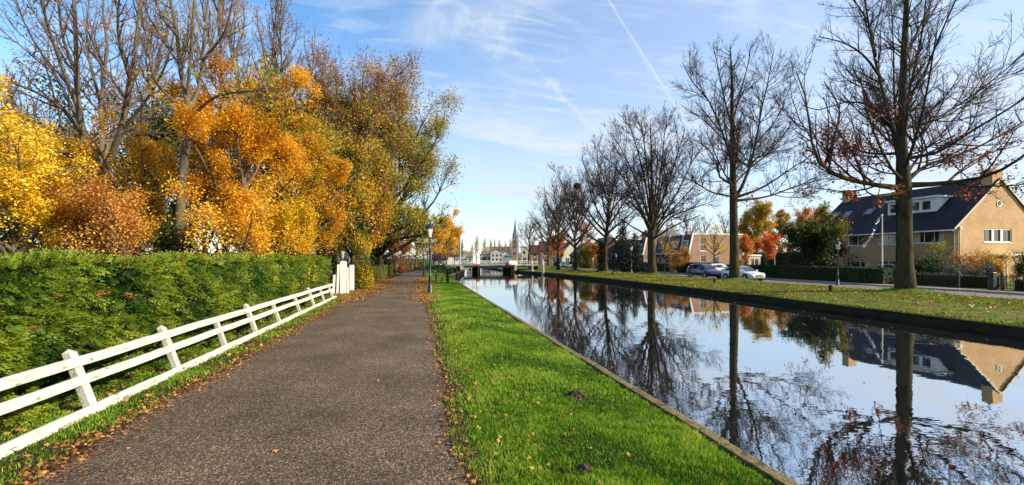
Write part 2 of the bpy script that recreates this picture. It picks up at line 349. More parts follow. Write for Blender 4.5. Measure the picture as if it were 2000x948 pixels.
def ribbon(xa, xb, yy, z):
    v = []; f = []; K = 10
    for y in yy:
        for k in range(K + 1):
            s = k / K; v.append((xa(y) * (1 - s) + xb(y) * s, y, z(s) if callable(z) else z))
    for i in range(len(yy) - 1):
        for k in range(K): a = i * (K + 1) + k; f.append((a, a + 1, a + K + 2, a + K + 1))
    return v, np.array(f)
def asphalt(name, cols, leafy=True, fine=100):
    m = bpy.data.materials.new(name); m.use_nodes = True; nt = m.node_tree; b = nt.nodes['Principled BSDF']; b.inputs['Roughness'].default_value = .85; b.inputs['Specular IOR Level'].default_value = .3
    ge = nt.nodes.new('ShaderNodeNewGeometry')
    vo = nt.nodes.new('ShaderNodeTexVoronoi'); vo.inputs['Scale'].default_value = fine; nt.links.new(ge.outputs['Position'], vo.inputs['Vector'])
    n1 = nt.nodes.new('ShaderNodeTexNoise'); n1.inputs['Scale'].default_value = .8; n1.inputs['Detail'].default_value = 8; nt.links.new(ge.outputs['Position'], n1.inputs['Vector'])
    n3 = nt.nodes.new('ShaderNodeTexNoise'); n3.inputs['Scale'].default_value = 30; n3.inputs['Detail'].default_value = 4; nt.links.new(ge.outputs['Position'], n3.inputs['Vector'])
    sp = nt.nodes.new('ShaderNodeSeparateColor'); nt.links.new(vo.outputs['Color'], sp.inputs[0])
    c = _ramp(nt, sp.outputs[0], cols)
    ml = nt.nodes.new('ShaderNodeMapRange'); ml.inputs[1].default_value = .3; ml.inputs[2].default_value = .7; ml.inputs[3].default_value = .62; ml.inputs[4].default_value = 1.3; nt.links.new(n1.outputs[0], ml.inputs[0])
    m3 = nt.nodes.new('ShaderNodeMapRange'); m3.inputs[1].default_value = .3; m3.inputs[2].default_value = .7; m3.inputs[3].default_value = .62; m3.inputs[4].default_value = 1.32; nt.links.new(n3.outputs[0], m3.inputs[0])
    mm = nt.nodes.new('ShaderNodeMath'); mm.operation = 'MULTIPLY'; nt.links.new(ml.outputs[0], mm.inputs[0]); nt.links.new(m3.outputs[0], mm.inputs[1])
    vm = nt.nodes.new('ShaderNodeVectorMath'); vm.operation = 'SCALE'; nt.links.new(c, vm.inputs[0]); nt.links.new(mm.outputs[0], vm.inputs['Scale'])
    nt.links.new(vm.outputs[0], b.inputs['Base Color'])
    bp = nt.nodes.new('ShaderNodeBump'); bp.inputs['Strength'].default_value = .9; bp.inputs['Distance'].default_value = .006; bp.invert = True; nt.links.new(vo.outputs['Distance'], bp.inputs['Height']); nt.links.new(bp.outputs[0], b.inputs['Normal'])
    return m
wob = lambda y, ph: .05 * math.sin(y * 1.7 + ph) + .03 * math.sin(y * 4.3 + 2 * ph)
pl = lambda y: float(np.interp(y, [-10, 20, 27, 40, 60, 75, 90, 110], [-3.35, -3.3, -2.9, -2.75, -1.9, .2, 2.6, 3.5])) + wob(y, 0)
pr = lambda y: float(np.interp(y, [-10, 15, 24, 40, 60, 75, 90, 110], [.38, .34, .1, .25, 1.0, 3.0, 5.4, 6.2])) + wob(y, 2)
pys = [-8 + .5 * i for i in range(int(118 / .5))]
v, f = ribbon(pl, pr, pys, lambda s: .006 + .03 * (1 - (2 * s - 1) ** 2))
tag(obj('path', np_mesh('path', v, f, smooth=True), asphalt('path_asphalt', [(.024, .014, .008, 0), (.072, .047, .028, .45), (.135, .093, .058, .78), (.38, .30, .21, 1)])), kind='structure')
rys = list(range(-60, 140, 4)) + [200, 300, 420]
v, f = ribbon(lambda y: 28.52, lambda y: 34.6, rys, -.20)
tag(obj('road', np_mesh('road', v, f), asphalt('road_asphalt', [(.12, .105, .09, 0), (.17, .15, .13, .5), (.23, .2, .17, 1)], fine=40)), kind='structure')
v, f = ribbon(lambda y: 34.75, lambda y: 36.2, rys, -.093)
tag(obj('pavement', np_mesh('pavement', v, f), mat('pavement_bricks', [(.19, .15, .125), (.27, .22, .18)], 5, .9, .4)), kind='structure')
# kerb stones along the road, timber and stone edging along the canal
mb = MB()
for x0, x1 in ((28.38, 28.52), (34.6, 34.75)):
    mb.box((x0, -60, -.4), (x1, 140, -.085))
tag(mb.build('kerb', M['concrete'], bevel=.01), kind='structure')
def quay(name, label, xf, side, ylist, zt, m, capm, capw, capz):
    r = thing(name, label, 'quay wall', (xf(ylist[0]), ylist[0], 0)); ox, oy = r.location[0], r.location[1]
    a = MB(); c = MB()
    for i in range(len(ylist) - 1):
        y0, y1 = ylist[i], ylist[i + 1]; x0, x1 = xf(y0) - ox, xf(y1) - ox; y0 -= oy; y1 -= oy; s = side
        a.add([(x0 + .015 * s, y0, -1.5), (x0 + .12 * s, y0, -1.5), (x0 + .12 * s, y0, zt), (x0 + .015 * s, y0, zt), (x1 + .015 * s, y1, -1.5), (x1 + .12 * s, y1, -1.5), (x1 + .12 * s, y1, zt), (x1 + .015 * s, y1, zt)],
              [(0, 1, 2, 3), (7, 6, 5, 4), (1, 5, 6, 2), (2, 6, 7, 3), (0, 3, 7, 4)])
        d0 = rng.uniform(-.012, .012)
        w = capw; g_ = .008
        c.add([(x0 - w * s, y0 + g_, zt), (x0 + .10 * s, y0 + g_, zt), (x0 + .10 * s, y0 + g_, capz + d0), (x0 - w * s, y0 + g_, capz + d0), (x1 - w * s, y1 - g_, zt), (x1 + .10 * s, y1 - g_, zt), (x1 + .10 * s, y1 - g_, capz + d0), (x1 - w * s, y1 - g_, capz + d0)],
              [(0, 1, 2, 3), (7, 6, 5, 4), (1, 5, 6, 2), (2, 6, 7, 3), (3, 7, 4, 0), (0, 4, 5, 1)])
    a.build('wall_face', m, r); c.build('coping', capm, r, bevel=.008)
    return r
M['coping'] = mat('mossy_stone_coping', [(.025, .028, .010, 0), (.10, .08, .03, .35), (.19, .14, .06, .6), (.07, .09, .02, 1)], 7, .95, 1.0, detail=10, bscale=40)
quay('quay_wall', 'low mossy stone quay wall edging the bright green lawn beside the path', XL, 1, [-12 + i * 1.0 for i in range(0, 95)], -.06, M['darkwood'], M['coping'], .03, .012)
quay('quay_wall', 'dark timber quay wall below the leafy far bank with the row of trees', XR, -1, [-12 + i * 1.5 for i in range(0, 65)], -.24, M['darkwood'], M['darkwood'], .04, -.20)
quay('quay_wall', 'far low quay wall on the left beyond the bridge', XL, 1, [90 + i * 5 for i in range(0, 10)], -.06, M['darkwood'], M['concrete'], .2, .0)
quay('quay_wall', 'far low quay wall on the right beyond the bridge', XR, -1, [90 + i * 5 for i in range(0, 10)], -.24, M['darkwood'], M['concrete'], .2, -.15)

# ------------------------------------------------------------------ leaves / blades / fronds
def unit(v): return v / np.maximum(np.linalg.norm(v, axis=1, keepdims=True), 1e-9)
def leaf_geo(pos, size, rng, hue, flat=0.35, fold=0.25, shape='rhomb', nbias=None):
    n = len(pos); nrm = rng.normal(size=(n, 3)); nrm[:, 2] += flat * 3
    if nbias is not None: nrm += nbias
    nrm = unit(nrm); ref = unit(rng.normal(size=(n, 3))); a = unit(np.cross(nrm, ref)); b = np.cross(nrm, a)
    sz = (size * rng.uniform(.6, 1.25, n))[:, None]
    if shape == 'rhomb':
        pts = [(-.5, 0, 0), (0, -.36, fold), (.5, 0, 0), (0, .36, fold)]
        V = np.stack([pos + (a * p[0] + b * p[1] + nrm * p[2] * .5) * sz for p in pts], 1); F = np.arange(n * 4).reshape(n, 4)
        k = 4
    else:  # lobed leaf of eight points round a centre fold
        rad = [.5, .24, .46, .2, .34, .2, .46, .24]
        pts = [(rad[i] * math.cos(i * math.pi / 4), rad[i] * math.sin(i * math.pi / 4), fold * (.3 if i % 2 else -.15) * (1 if i < 4 else 1.4)) for i in range(8)]
        V = np.stack([pos + (a * p[0] + b * p[1] + nrm * p[2]) * sz for p in pts], 1); F = np.arange(n * 8).reshape(n, 8); k = 8
    return V.reshape(-1, 3), F, np.repeat(np.clip(hue, 0, 1), k)
def join(parts):
    V = []; F = []; H = []; o = 0
    for v, f, h in parts: V.append(v); F.append(f + o); H.append(h); o += len(v)
    return np.concatenate(V), F, np.concatenate(H)
LITTER = leafmat('fallen_leaves', [(.045, .018, .010), (.16, .06, .02), (.34, .15, .04), (.42, .22, .08), (.55, .33, .05)], .15)
def blades(name, x0, x1, y0, y1, dens, h, w, m, rng, lean=.45, zf=lambda x, y: 0 * x, keep=None, parent=None):
    n = int((x1 - x0) * (y1 - y0) * dens); x = rng.uniform(x0, x1, n); y = rng.uniform(y0, y1, n)
    if keep is not None: k = keep(x, y); x, y = x[k], y[k]; n = len(x)
    patch = .5 + .25 * np.sin(x * 2.1 + 1.3 * np.sin(y * 1.7)) + .25 * np.sin(y * 3.1 + 1.7 * np.sin(x * 2.9)) + rng.normal(0, .12, n)
    tuft = .5 + .5 * np.sin(x * 9 + 3 * np.sin(y * 7)) * np.sin(y * 8.3 + 2 * np.sin(x * 5))
    hh = h * (.45 + .55 * np.clip(patch, 0, 1)) * rng.uniform(.5, 1.25, n) * (.7 + .5 * tuft); z = zf(x, y)
    base = np.stack([x, y, z], 1); a = rng.uniform(0, 2 * math.pi, n); ld = rng.uniform(0, 2 * math.pi, n) ; l = hh * lean * rng.uniform(.3, 1.6, n)
    side = np.stack([np.cos(a), np.sin(a), 0 * a], 1) * (w / 2 * rng.uniform(.7, 1.3, n))[:, None]
    ln = np.stack([np.cos(ld) * l, np.sin(ld) * l, 0 * l], 1); up = np.stack([0 * hh, 0 * hh, hh], 1)
    V = np.stack([base - side, base + side, base + ln * .35 + up * .6 + side * .7, base + ln + up, base + ln * .35 + up * .6 - side * .7], 1).reshape(-1, 3)
    F = np.arange(n * 5).reshape(n, 5); hue = np.clip(.02 + .55 * patch + .40 * tuft * rng.random(n) + rng.normal(0, .17, n), 0, 1); hue = np.where(rng.random(n) < .06, 1.0, hue)
    o = obj(name, np_mesh(name, V, F, np.repeat(hue, 5)), m); return o
GRASS = leafmat('grass_blades', [(.024, .062, .006), (.080, .20, .009), (.155, .335, .013), (.29, .43, .03), (.44, .40, .10)], .4)
GRASSF = leafmat('bank_grass_blades', [(.03, .09, .006), (.10, .20, .010), (.20, .30, .02), (.30, .26, .04)], .35)
molehills = [(G(1125, 776), .15), (G(1142, 925), .075)]
def keep_lawn(x, y):
    ok = (x > np.array([pr(v) for v in np.round(y, 1)]) + .05 * np.random.default_rng(1).random(len(x))) & (x < 3.02 + 0 * x)
    thin = np.clip((x - .45) / .55, .12, 1); ok &= np.random.default_rng(2).random(len(x)) < thin
    for c, r in molehills: ok &= (x - c.x) ** 2 + (y - c.y) ** 2 > r * r * .8
    tf = .5 + .5 * np.sin(x * 9 + 3 * np.sin(y * 7)) * np.sin(y * 8.3 + 2 * np.sin(x * 5)); ok &= np.random.default_rng(4).random(len(x)) < .45 + .6 * tf
    return ok
zl = lambda x, y: np.where(x > 1.8, .02 - .04 * (x - 1.8) / 1.0, .017 * np.clip((x - .6) / 1.2, 0, 1))
rg = np.random.default_rng(11)
tag(blades('lawn_grass', .3, 3.02, 1.6, 5.5, 14000, .072, .0058, GRASS, rg, zf=zl, keep=keep_lawn), kind='stuff')
tag(blades('lawn_grass', .2, 3.02, 5.5, 12, 6000, .075, .009, GRASS, rg, zf=zl, keep=keep_lawn), kind='stuff')
tag(blades('lawn_grass', .0, 3.02, 12, 30, 1300, .07, .018, GRASS, rg, zf=zl, keep=keep_lawn), kind='stuff')
tag(blades('lawn_grass', .2, 3.05, 30, 58, 350, .09, .035, GRASS, rg, zf=zl, keep=keep_lawn), kind='stuff')
tag(blades('verge_grass', -4.5, -3.2, 2.0, 9, 3200, .06, .009, GRASS, rg, keep=lambda x, y: rg.random(len(x)) < np.clip((-3.28 - x) / .5, 0, 1) * .8), kind='stuff')
tag(blades('verge_grass', -4.5, -3.1, 9, 26, 900, .07, .016, GRASS, rg, keep=lambda x, y: rg.random(len(x)) < np.clip((-3.2 - x) / .5, 0, 1) * .8), kind='stuff')
gzy = lambda x, y: np.interp(x, [18.5, 19.8, 22.5, 25.6, 27.3, 28.45], [-.2, -.2, -.08, 0, 0, -.1])
tag(blades('bank_grass', 18.6, 28.4, 6, 60, 420, .08, .03, GRASSF, rg, zf=gzy, keep=lambda x, y: x > np.interp(y, [10, 25, 45, 60], [18.6, 19.6, 19.9, 19.6])), kind='stuff')

def litter(name, pts, size, rng, lift=.012, dark=0.0, shape='lobed', flat=1.0):
    pos = np.array(pts); pos[:, 2] += lift * rng.uniform(.4, 1.6, len(pos)); hue = np.clip(rng.beta(2, 1.8, len(pos)) - dark, 0, 1)
    V, F, H = leaf_geo(pos, size, rng, hue, flat=flat, shape=shape)
    return tag(obj(name, np_mesh(name, V, F, H), LITTER), kind='stuff')
rl = np.random.default_rng(5)
def strip_pts(n, xf, y0, y1, ypow=1.0):
    y = y0 + (y1 - y0) * rl.random(n) ** ypow; x = xf(y, n); return np.stack([x, y, 0 * x], 1)
PL = np.vectorize(pl); PR = np.vectorize(pr)
litter('fallen_leaves', strip_pts(5500, lambda y, n: PL(y) - .02 + rl.normal(0, .15, n), 1.2, 24, 1.3), .06, rl, dark=.12)
litter('fallen_leaves', strip_pts(1800, lambda y, n: PR(y) + .06 + rl.normal(0, .10, n), 1.2, 22, 1.2), .06, rl, dark=.15, lift=.02)
litter('fallen_leaves', strip_pts(780, lambda y, n: PR(y) + .3 + np.abs(rl.normal(0, .75, n)), 1.8, 18, 1.3), .062, rl, lift=.05, flat=.5)
litter('fallen_leaves', strip_pts(60, lambda y, n: rl.uniform(-3, .3, n), 1.8, 20, 1.3), .07, rl, lift=.04)
litter('fallen_leaves', strip_pts(900, lambda y, n: rl.uniform(-4.6, -3.3, n), 1.2, 24, 1.3), .075, rl, lift=.04, flat=.6)
litter('fallen_leaves', strip_pts(9000, lambda y, n: PL(y) - .3 + rl.normal(0, .55, n), 21, 42), .10, rl, lift=.03)
litter('fallen_leaves', strip_pts(6000, lambda y, n: PR(y) + .25 + rl.normal(0, .42, n), 20, 46), .10, rl, lift=.03)
litter('fallen_leaves', strip_pts(2500, lambda y, n: rl.uniform(-3, 1.5, n), 26, 40), .09, rl, lift=.04)
n = 21000; yy = 6 + 69 * rl.random(n) ** 1.3; xx = rl.uniform(18.8, 28.6, n); k = xx > np.interp(yy, [10, 25, 45, 60], [18.7, 19.7, 20, 19.7]); xx, yy = xx[k], yy[k]
litter('fallen_leaves', np.stack([xx, yy, gzy(xx, yy)], 1), .105, rl, lift=.04, shape='rhomb', flat=.7)
n = 1500; xx = rl.uniform(28.6, 36, n); yy = rl.uniform(6, 60, n)
litter('fallen_leaves', np.stack([xx, yy, -.2 + 0 * xx], 1), .10, rl, lift=.02, shape='rhomb')
n = 240; xx = rl.uniform(3.4, 18, n); yy = rl.uniform(1.5, 45, n)
litter('floating_leaves', np.stack([xx, yy, WATER_Z + 0 * xx], 1), .08, rl, lift=.006, flat=6)
# molehills
SOIL = mat('dark_soil', [(.014, .009, .006), (.085, .055, .032)], 30, .95, 1, bscale=90)
for (c, r), lab in zip(molehills, ('dark crumbly molehill in the middle of the lawn', 'brown molehill under dead grass at the bottom edge of the lawn')):
    nn = 260; a = rl.uniform(0, 6.28, nn); q = np.sqrt(rl.random(nn)) * r; pos = np.stack([c.x + q * np.cos(a), c.y + q * np.sin(a) * .8, .0 + .055 * (1 - (q / r) ** 2) + rl.uniform(0, .012, nn)], 1)
    V = []; F = []
    cube = np.array([(-1, -1, -1), (1, -1, -1), (1, 1, -1), (-1, 1, -1), (-1, -1, 1), (1, -1, 1), (1, 1, 1), (-1, 1, 1)]) * .5
    cf = np.array([(0, 3, 2, 1), (4, 5, 6, 7), (0, 1, 5, 4), (1, 2, 6, 5), (2, 3, 7, 6), (3, 0, 4, 7)])
    for i in range(nn):
        V.append(pos[i] + cube * rl.uniform(.012, .035) + rl.normal(0, .004, (8, 3))); F.append(cf + 8 * i)
    tag(obj('molehill', np_mesh('molehill', np.concatenate(V), np.concatenate(F)), SOIL), lab, 'molehill')

# grassy mounds round the feet of the bank trees
for (x, t) in ((1769, 24.9), (1435, 38.5), (1274, 52), (1182, 60), (1123, 66)):
    b = P(x, t, z=-.12); q = np.random.default_rng(int(x)); mb = MB(); mb.lathe([(2.4, -.05), (1.9, .06), (1.3, .16), (.8, .27), (.45, .36), (.2, .40)], n=20)
    mb.v = [(v[0] * (1 + .12 * math.sin(v[1] * 2)), v[1], v[2] + .03 * math.sin(v[0] * 4) * math.sin(v[1] * 3)) for v in mb.v]
    tag(mb.build('ground_mound', GM, loc=b), kind='structure')
    n_ = 2600; a = q.uniform(0, 6.28, n_); rr = 2.3 * np.sqrt(q.random(n_)); zz_ = np.interp(rr, [0, .45, .8, 1.3, 1.9, 2.4], [.4, .36, .27, .16, .06, -.02]); base = np.stack([b.x + rr * np.cos(a), b.y + rr * np.sin(a), b.z + zz_], 1)
    s_ = np.stack([np.cos(a * 7), np.sin(a * 7), 0 * a], 1) * .015; tip = base + np.stack([q.normal(0, .03, n_), q.normal(0, .03, n_), q.uniform(.05, .12, n_)], 1)
    V = np.stack([base - s_, base + s_, tip], 1).reshape(-1, 3); tag(obj('mound_grass', np_mesh('mound_grass', V, np.arange(n_ * 3).reshape(n_, 3), np.repeat(np.clip(q.normal(.4, .25, n_), 0, 1), 3)), GRASSF), kind='stuff')
# far wooded horizon
q = np.random.default_rng(99); n_ = 26000; xx = q.uniform(-900, 1100, n_); yy = q.uniform(420, 470, n_) + 60 * np.sin(xx * .01); hh = 7 + 3 * np.sin(xx * .05) + 2 * np.sin(xx * .17 + 1) + 1.5 * np.sin(xx * .41)
V, F, H = leaf_geo(np.stack([xx, yy, hh * q.random(n_) ** .7], 1), 2.0, q, .5 + .3 * np.sin(xx * .09) + q.normal(0, .2, n_), flat=0)
tag(obj('distant_woods', np_mesh('distant_woods', V, F, H), leafmat('distant_woods_leaves', [(.05, .06, .035), (.10, .095, .06), (.17, .12, .07), (.22, .15, .07)], .2)), kind='stuff')
# ------------------------------------------------------------------ trees
def tubes(P_, R_, sides):
    n, K, _ = P_.shape; T = np.zeros_like(P_); T[:, 1:-1] = P_[:, 2:] - P_[:, :-2]; T[:, 0] = P_[:, 1] - P_[:, 0]; T[:, -1] = P_[:, -1] - P_[:, -2]
    T = T / np.maximum(np.linalg.norm(T, axis=2, keepdims=True), 1e-9)
    ref = np.where(np.abs(T[:, :1, 2:3]) < .8, np.array([0, 0, 1.]), np.array([1., 0, 0])); ref = np.broadcast_to(ref, T.shape)
    A = np.cross(T, ref); A /= np.maximum(np.linalg.norm(A, axis=2, keepdims=True), 1e-9); B = np.cross(T, A)
    q = 2 * np.pi * np.arange(sides) / sides
    ring = P_[:, :, None] + (A[:, :, None] * np.cos(q)[None, None, :, None] + B[:, :, None] * np.sin(q)[None, None, :, None]) * R_[:, :, None, None]
    V = ring.reshape(-1, 3); base = (np.arange(n)[:, None, None] * K + np.arange(K - 1)[None, :, None]) * sides; i = np.arange(sides)[None, None, :]; j = (i + 1) % sides
    F = np.stack([base + i, base + j, base + sides + j, base + sides + i], -1).reshape(-1, 4)
    return V, F
def catmull(pts, K):
    p = np.array(pts, float); p = np.concatenate([[2 * p[0] - p[1]], p, [2 * p[-1] - p[-2]]]); m = len(pts) - 1; out = []
    for s in np.linspace(0, m, K):
        i = min(int(s), m - 1); t = s - i; a, b, c, d = p[i], p[i + 1], p[i + 2], p[i + 3]
        out.append(.5 * (2 * b + (c - a) * t + (2 * a - 5 * b + 4 * c - d) * t * t + (3 * b - a - 3 * c + d) * t ** 3))
    return np.array(out)
def children(P_, R_, rng, dens, smin, smax, ang, lf, K, up, wig, rmin, rf=.6, minlen=.15, lmax=99, out=0, cen=None):
    L = np.linalg.norm(np.diff(P_, axis=1), axis=2).sum(1); n = np.maximum(1, np.round(L * dens * rng.uniform(.8, 1.2, len(L)))).astype(int)
    idx = np.repeat(np.arange(len(L)), n); s = smin + (smax - smin) * rng.random(len(idx)); f = s * (P_.shape[1] - 1); i = np.minimum(f.astype(int), P_.shape[1] - 2); w = (f - i)[:, None]
    pos = P_[idx, i] * (1 - w) + P_[idx, i + 1] * w; tan = unit(P_[idx, i + 1] - P_[idx, i]); r = R_[idx, i] * (1 - w[:, 0]) + R_[idx, i + 1] * w[:, 0]
    v = rng.normal(size=pos.shape); v -= (v * tan).sum(1, keepdims=True) * tan; v = unit(v); a = np.radians(ang) * rng.uniform(.6, 1.35, len(idx)); a = a[:, None]
    d = tan * np.cos(a) + v * np.sin(a); ln = np.clip(L[idx] * lf * (1.15 - .75 * s) * rng.uniform(.6, 1.25, len(idx)), minlen, lmax)
    pts = [pos]; step = (ln / (K - 1))[:, None]
    for k in range(K - 1):
        d = d + np.array([0, 0, up]) + rng.normal(size=d.shape) * wig
        if out and cen is not None: d = d + out * unit(pts[-1] - cen)
        d = unit(d); pts.append(pts[-1] + d * step)
    Pn = np.stack(pts, 1); r0 = np.minimum(r * rf, ln * .014 + rmin); r0 = np.maximum(r0, rmin)
    Rn = r0[:, None] * (1 - np.linspace(0, 1, K) * .75)[None]; Rn = np.maximum(Rn, rmin * .55)
    return Pn, Rn
def auto_limbs(H, Wd, h0, n, rng, r0, rise=.35, lean=(0, 0), fan=0.0, top=.95, shape=1.0):
    """central leader plus n limbs reaching a rounded crown envelope"""
    K = 12; z = np.linspace(0, 1, K); wx = np.cumsum(rng.normal(0, .012 * H, K)); wy = np.cumsum(rng.normal(0, .012 * H, K)); wx -= wx[0]; wy -= wy[0]
    tr = np.stack([wx * z + lean[0] * H * z ** 2, wy * z + lean[1] * H * z ** 2, z * H * top], 1)
    rad = r0 * (1 - .93 * z ** .8); rad[0] *= 1.35; trunk = (tr, rad); limbs = []
    for k in range(n):
        f = (k + rng.uniform(.1, .9)) / n; zf = h0 + (.86 - h0) * f ** 1.1; i = zf / top * (K - 1); i0 = min(int(i), K - 2); p0 = tr[i0] * (1 - (i - i0)) + tr[i0 + 1] * (i - i0)
        az = k * 2.399 + rng.normal(0, .35); el = math.radians(18 + 52 * f + fan * (1 - f)) ; ln = Wd / 2 * (math.sin(math.pi * (.30 + .62 * f)) ** shape) / max(math.cos(el), .55) * rng.uniform(.8, 1.12)
        d = np.array([math.cos(az) * math.cos(el), math.sin(az) * math.cos(el), math.sin(el)]); pts = [p0]; q = p0.copy()
        for s in range(8):
            d = d + np.array([0, 0, rise * .22]) + rng.normal(0, .10, 3); d /= np.linalg.norm(d); q = q + d * ln / 8; pts.append(q)
        rr = min(r0 * (1 - zf) * .62 + .02, ln * .02 + .03); limbs.append((np.array(pts), rr * (1 - .85 * np.linspace(0, 1, 9)) + .008))
    return trunk, limbs
def px_poly(pts, t0, r0, r1, K=11, base=None, tp=.8):
    P3 = np.array([list(P(x, t0 + (q[0] if q else 0), y)) for x, y, *q in pts]); c = catmull(P3, K)
    s = np.linspace(0, 1, K); return c - np.array(base), r0 + (r1 - r0) * s ** tp
def make_tree(name, label, cat, loc, trunk, limbs, rng, tm, wm, dens=(1.2, 2.2, 5.0), lfs=(.42, .42, .42), up=(.14, .09, .05), wig=.105, leaves=None, group=None,
              rmin=.012, tw=.008, rz=0, scale=None, lmax=4.5, ang=(48, 42, 40), min4=.2, outw=0.0, smin1=.22):
    r = thing(name, label, cat, loc, rz, group, scale)
    Ps = np.stack([l[0] if len(l[0]) == 9 else catmull(l[0], 9) for l in limbs]); Rs = np.stack([l[1] if len(l[1]) == 9 else np.interp(np.linspace(0, 1, 9), np.linspace(0, 1, len(l[1])), l[1]) for l in limbs])
    V0, F0 = tubes(catmull(trunk[0], 24)[None], np.interp(np.linspace(0, 1, 24), np.linspace(0, 1, len(trunk[1])), trunk[1])[None], 14)
    V1, F1 = tubes(Ps, Rs, 8); F1 = F1 + len(V0)
    obj('trunk', np_mesh('trunk', np.concatenate([V0, V1]), np.concatenate([F0, F1]), smooth=True), tm, r)
    tp = catmull(trunk[0], 9)[None]; trr = np.interp(np.linspace(0, 1, 9), np.linspace(0, 1, len(trunk[1])), trunk[1])[None]
    cen = Ps.reshape(-1, 3).mean(0); cen[2] *= .6
    A, Ra = children(Ps, Rs, rng, dens[0], smin1, 1.0, ang[0], lfs[0], 7, up[0], wig, rmin, lmax=lmax, out=outw, cen=cen)
    A2, Ra2 = children(tp, trr, rng, dens[0] * .8, .55, 1.0, 55, .16, 7, up[0], wig, rmin, lmax=lmax); A = np.concatenate([A, A2]); Ra = np.concatenate([Ra, Ra2])
    B, Rb = children(A, Ra, rng, dens[1], .12, 1.0, ang[1], lfs[1], 5, up[1], wig, tw * 1.15, lmax=lmax * .6, out=outw, cen=cen)
    C, Rc = children(B, Rb, rng, dens[2], .1, 1.0, ang[2], lfs[2], 4, up[2], wig, tw, minlen=min4, lmax=1.4, out=outw, cen=cen)
    parts = [tubes(A, Ra, 5), tubes(B, Rb, 4), tubes(C, Rc, 3)]; V = []; F = []; o = 0
    for v, f in parts: V.append(v); F.append(f + o); o += len(v)
    obj('crown', np_mesh('crown', np.concatenate(V), np.concatenate(F), smooth=True), wm, r)
    if leaves:
        for lv in leaves:
            src = C if not lv.get('coarse') else B
            pts = src[:, 1:].reshape(-1, 3); ztop = pts[:, 2].max()
            wt = lv['w'](pts, ztop) if 'w' in lv else np.ones(len(pts)); wt = np.clip(wt, 0, None) * (.22 + np.clip(np.sin(pts[:, 0] * 1.5 + lv['n']) * np.sin(pts[:, 1] * 1.3 + 1) + .9 * np.sin(pts[:, 2] * 2.1 + pts[:, 0] * .8) + .35, 0, 2)); wt = wt / wt.sum()
            ii = rng.choice(len(pts), lv['n'], p=wt); pos = pts[ii] + rng.normal(0, lv.get('jit', .12), (lv['n'], 3)); clump = np.sin(pos[:, 0] * 1.3 + 2) * np.sin(pos[:, 1] * 1.1) * np.sin(pos[:, 2] * 1.5 + 1)
            hue = lv.get('h0', .5) + clump * lv.get('hc', .25) + rng.normal(0, lv.get('hs', .18), lv['n'])
            if 'hf' in lv: hue = hue + lv['hf'](pos, ztop)
            pos[:, 2] = np.maximum(pos[:, 2], .1)
            Vl, Fl, Hl = leaf_geo(pos, lv['size'], rng, hue, flat=lv.get('flat', .3), nbias=lv.get('nb'))
            obj('foliage', np_mesh('foliage', Vl, Fl, Hl), lv['m'], r)
    return r
def leafy(name, label, cat, x, t, H, Wd, h0, nl, seed, leaves, dens=(1.4, 2.2, 3.0), r0=None, tm=None, wm=None, group=None, base=None, tw=.010, **kw):
    rg_ = np.random.default_rng(seed); loc = base or P(x, t, z=0.0)
    kl = {k: kw.pop(k) for k in ('rise', 'lean', 'fan', 'top', 'shape') if k in kw}
    tr, lm = auto_limbs(H, Wd, h0, nl, rg_, r0 or H * .018, **kl)
    return make_tree(name, label, cat, loc, tr, lm, rg_, tm or M['barkl'], wm or M['twig'], dens=dens, leaves=leaves, group=group, tw=tw, **kw)

RUST = leafmat('rust_oak_leaves', [(.10, .022, .012), (.24, .055, .02), (.36, .12, .035)], .3)
GB = 'bare trees along the far bank'
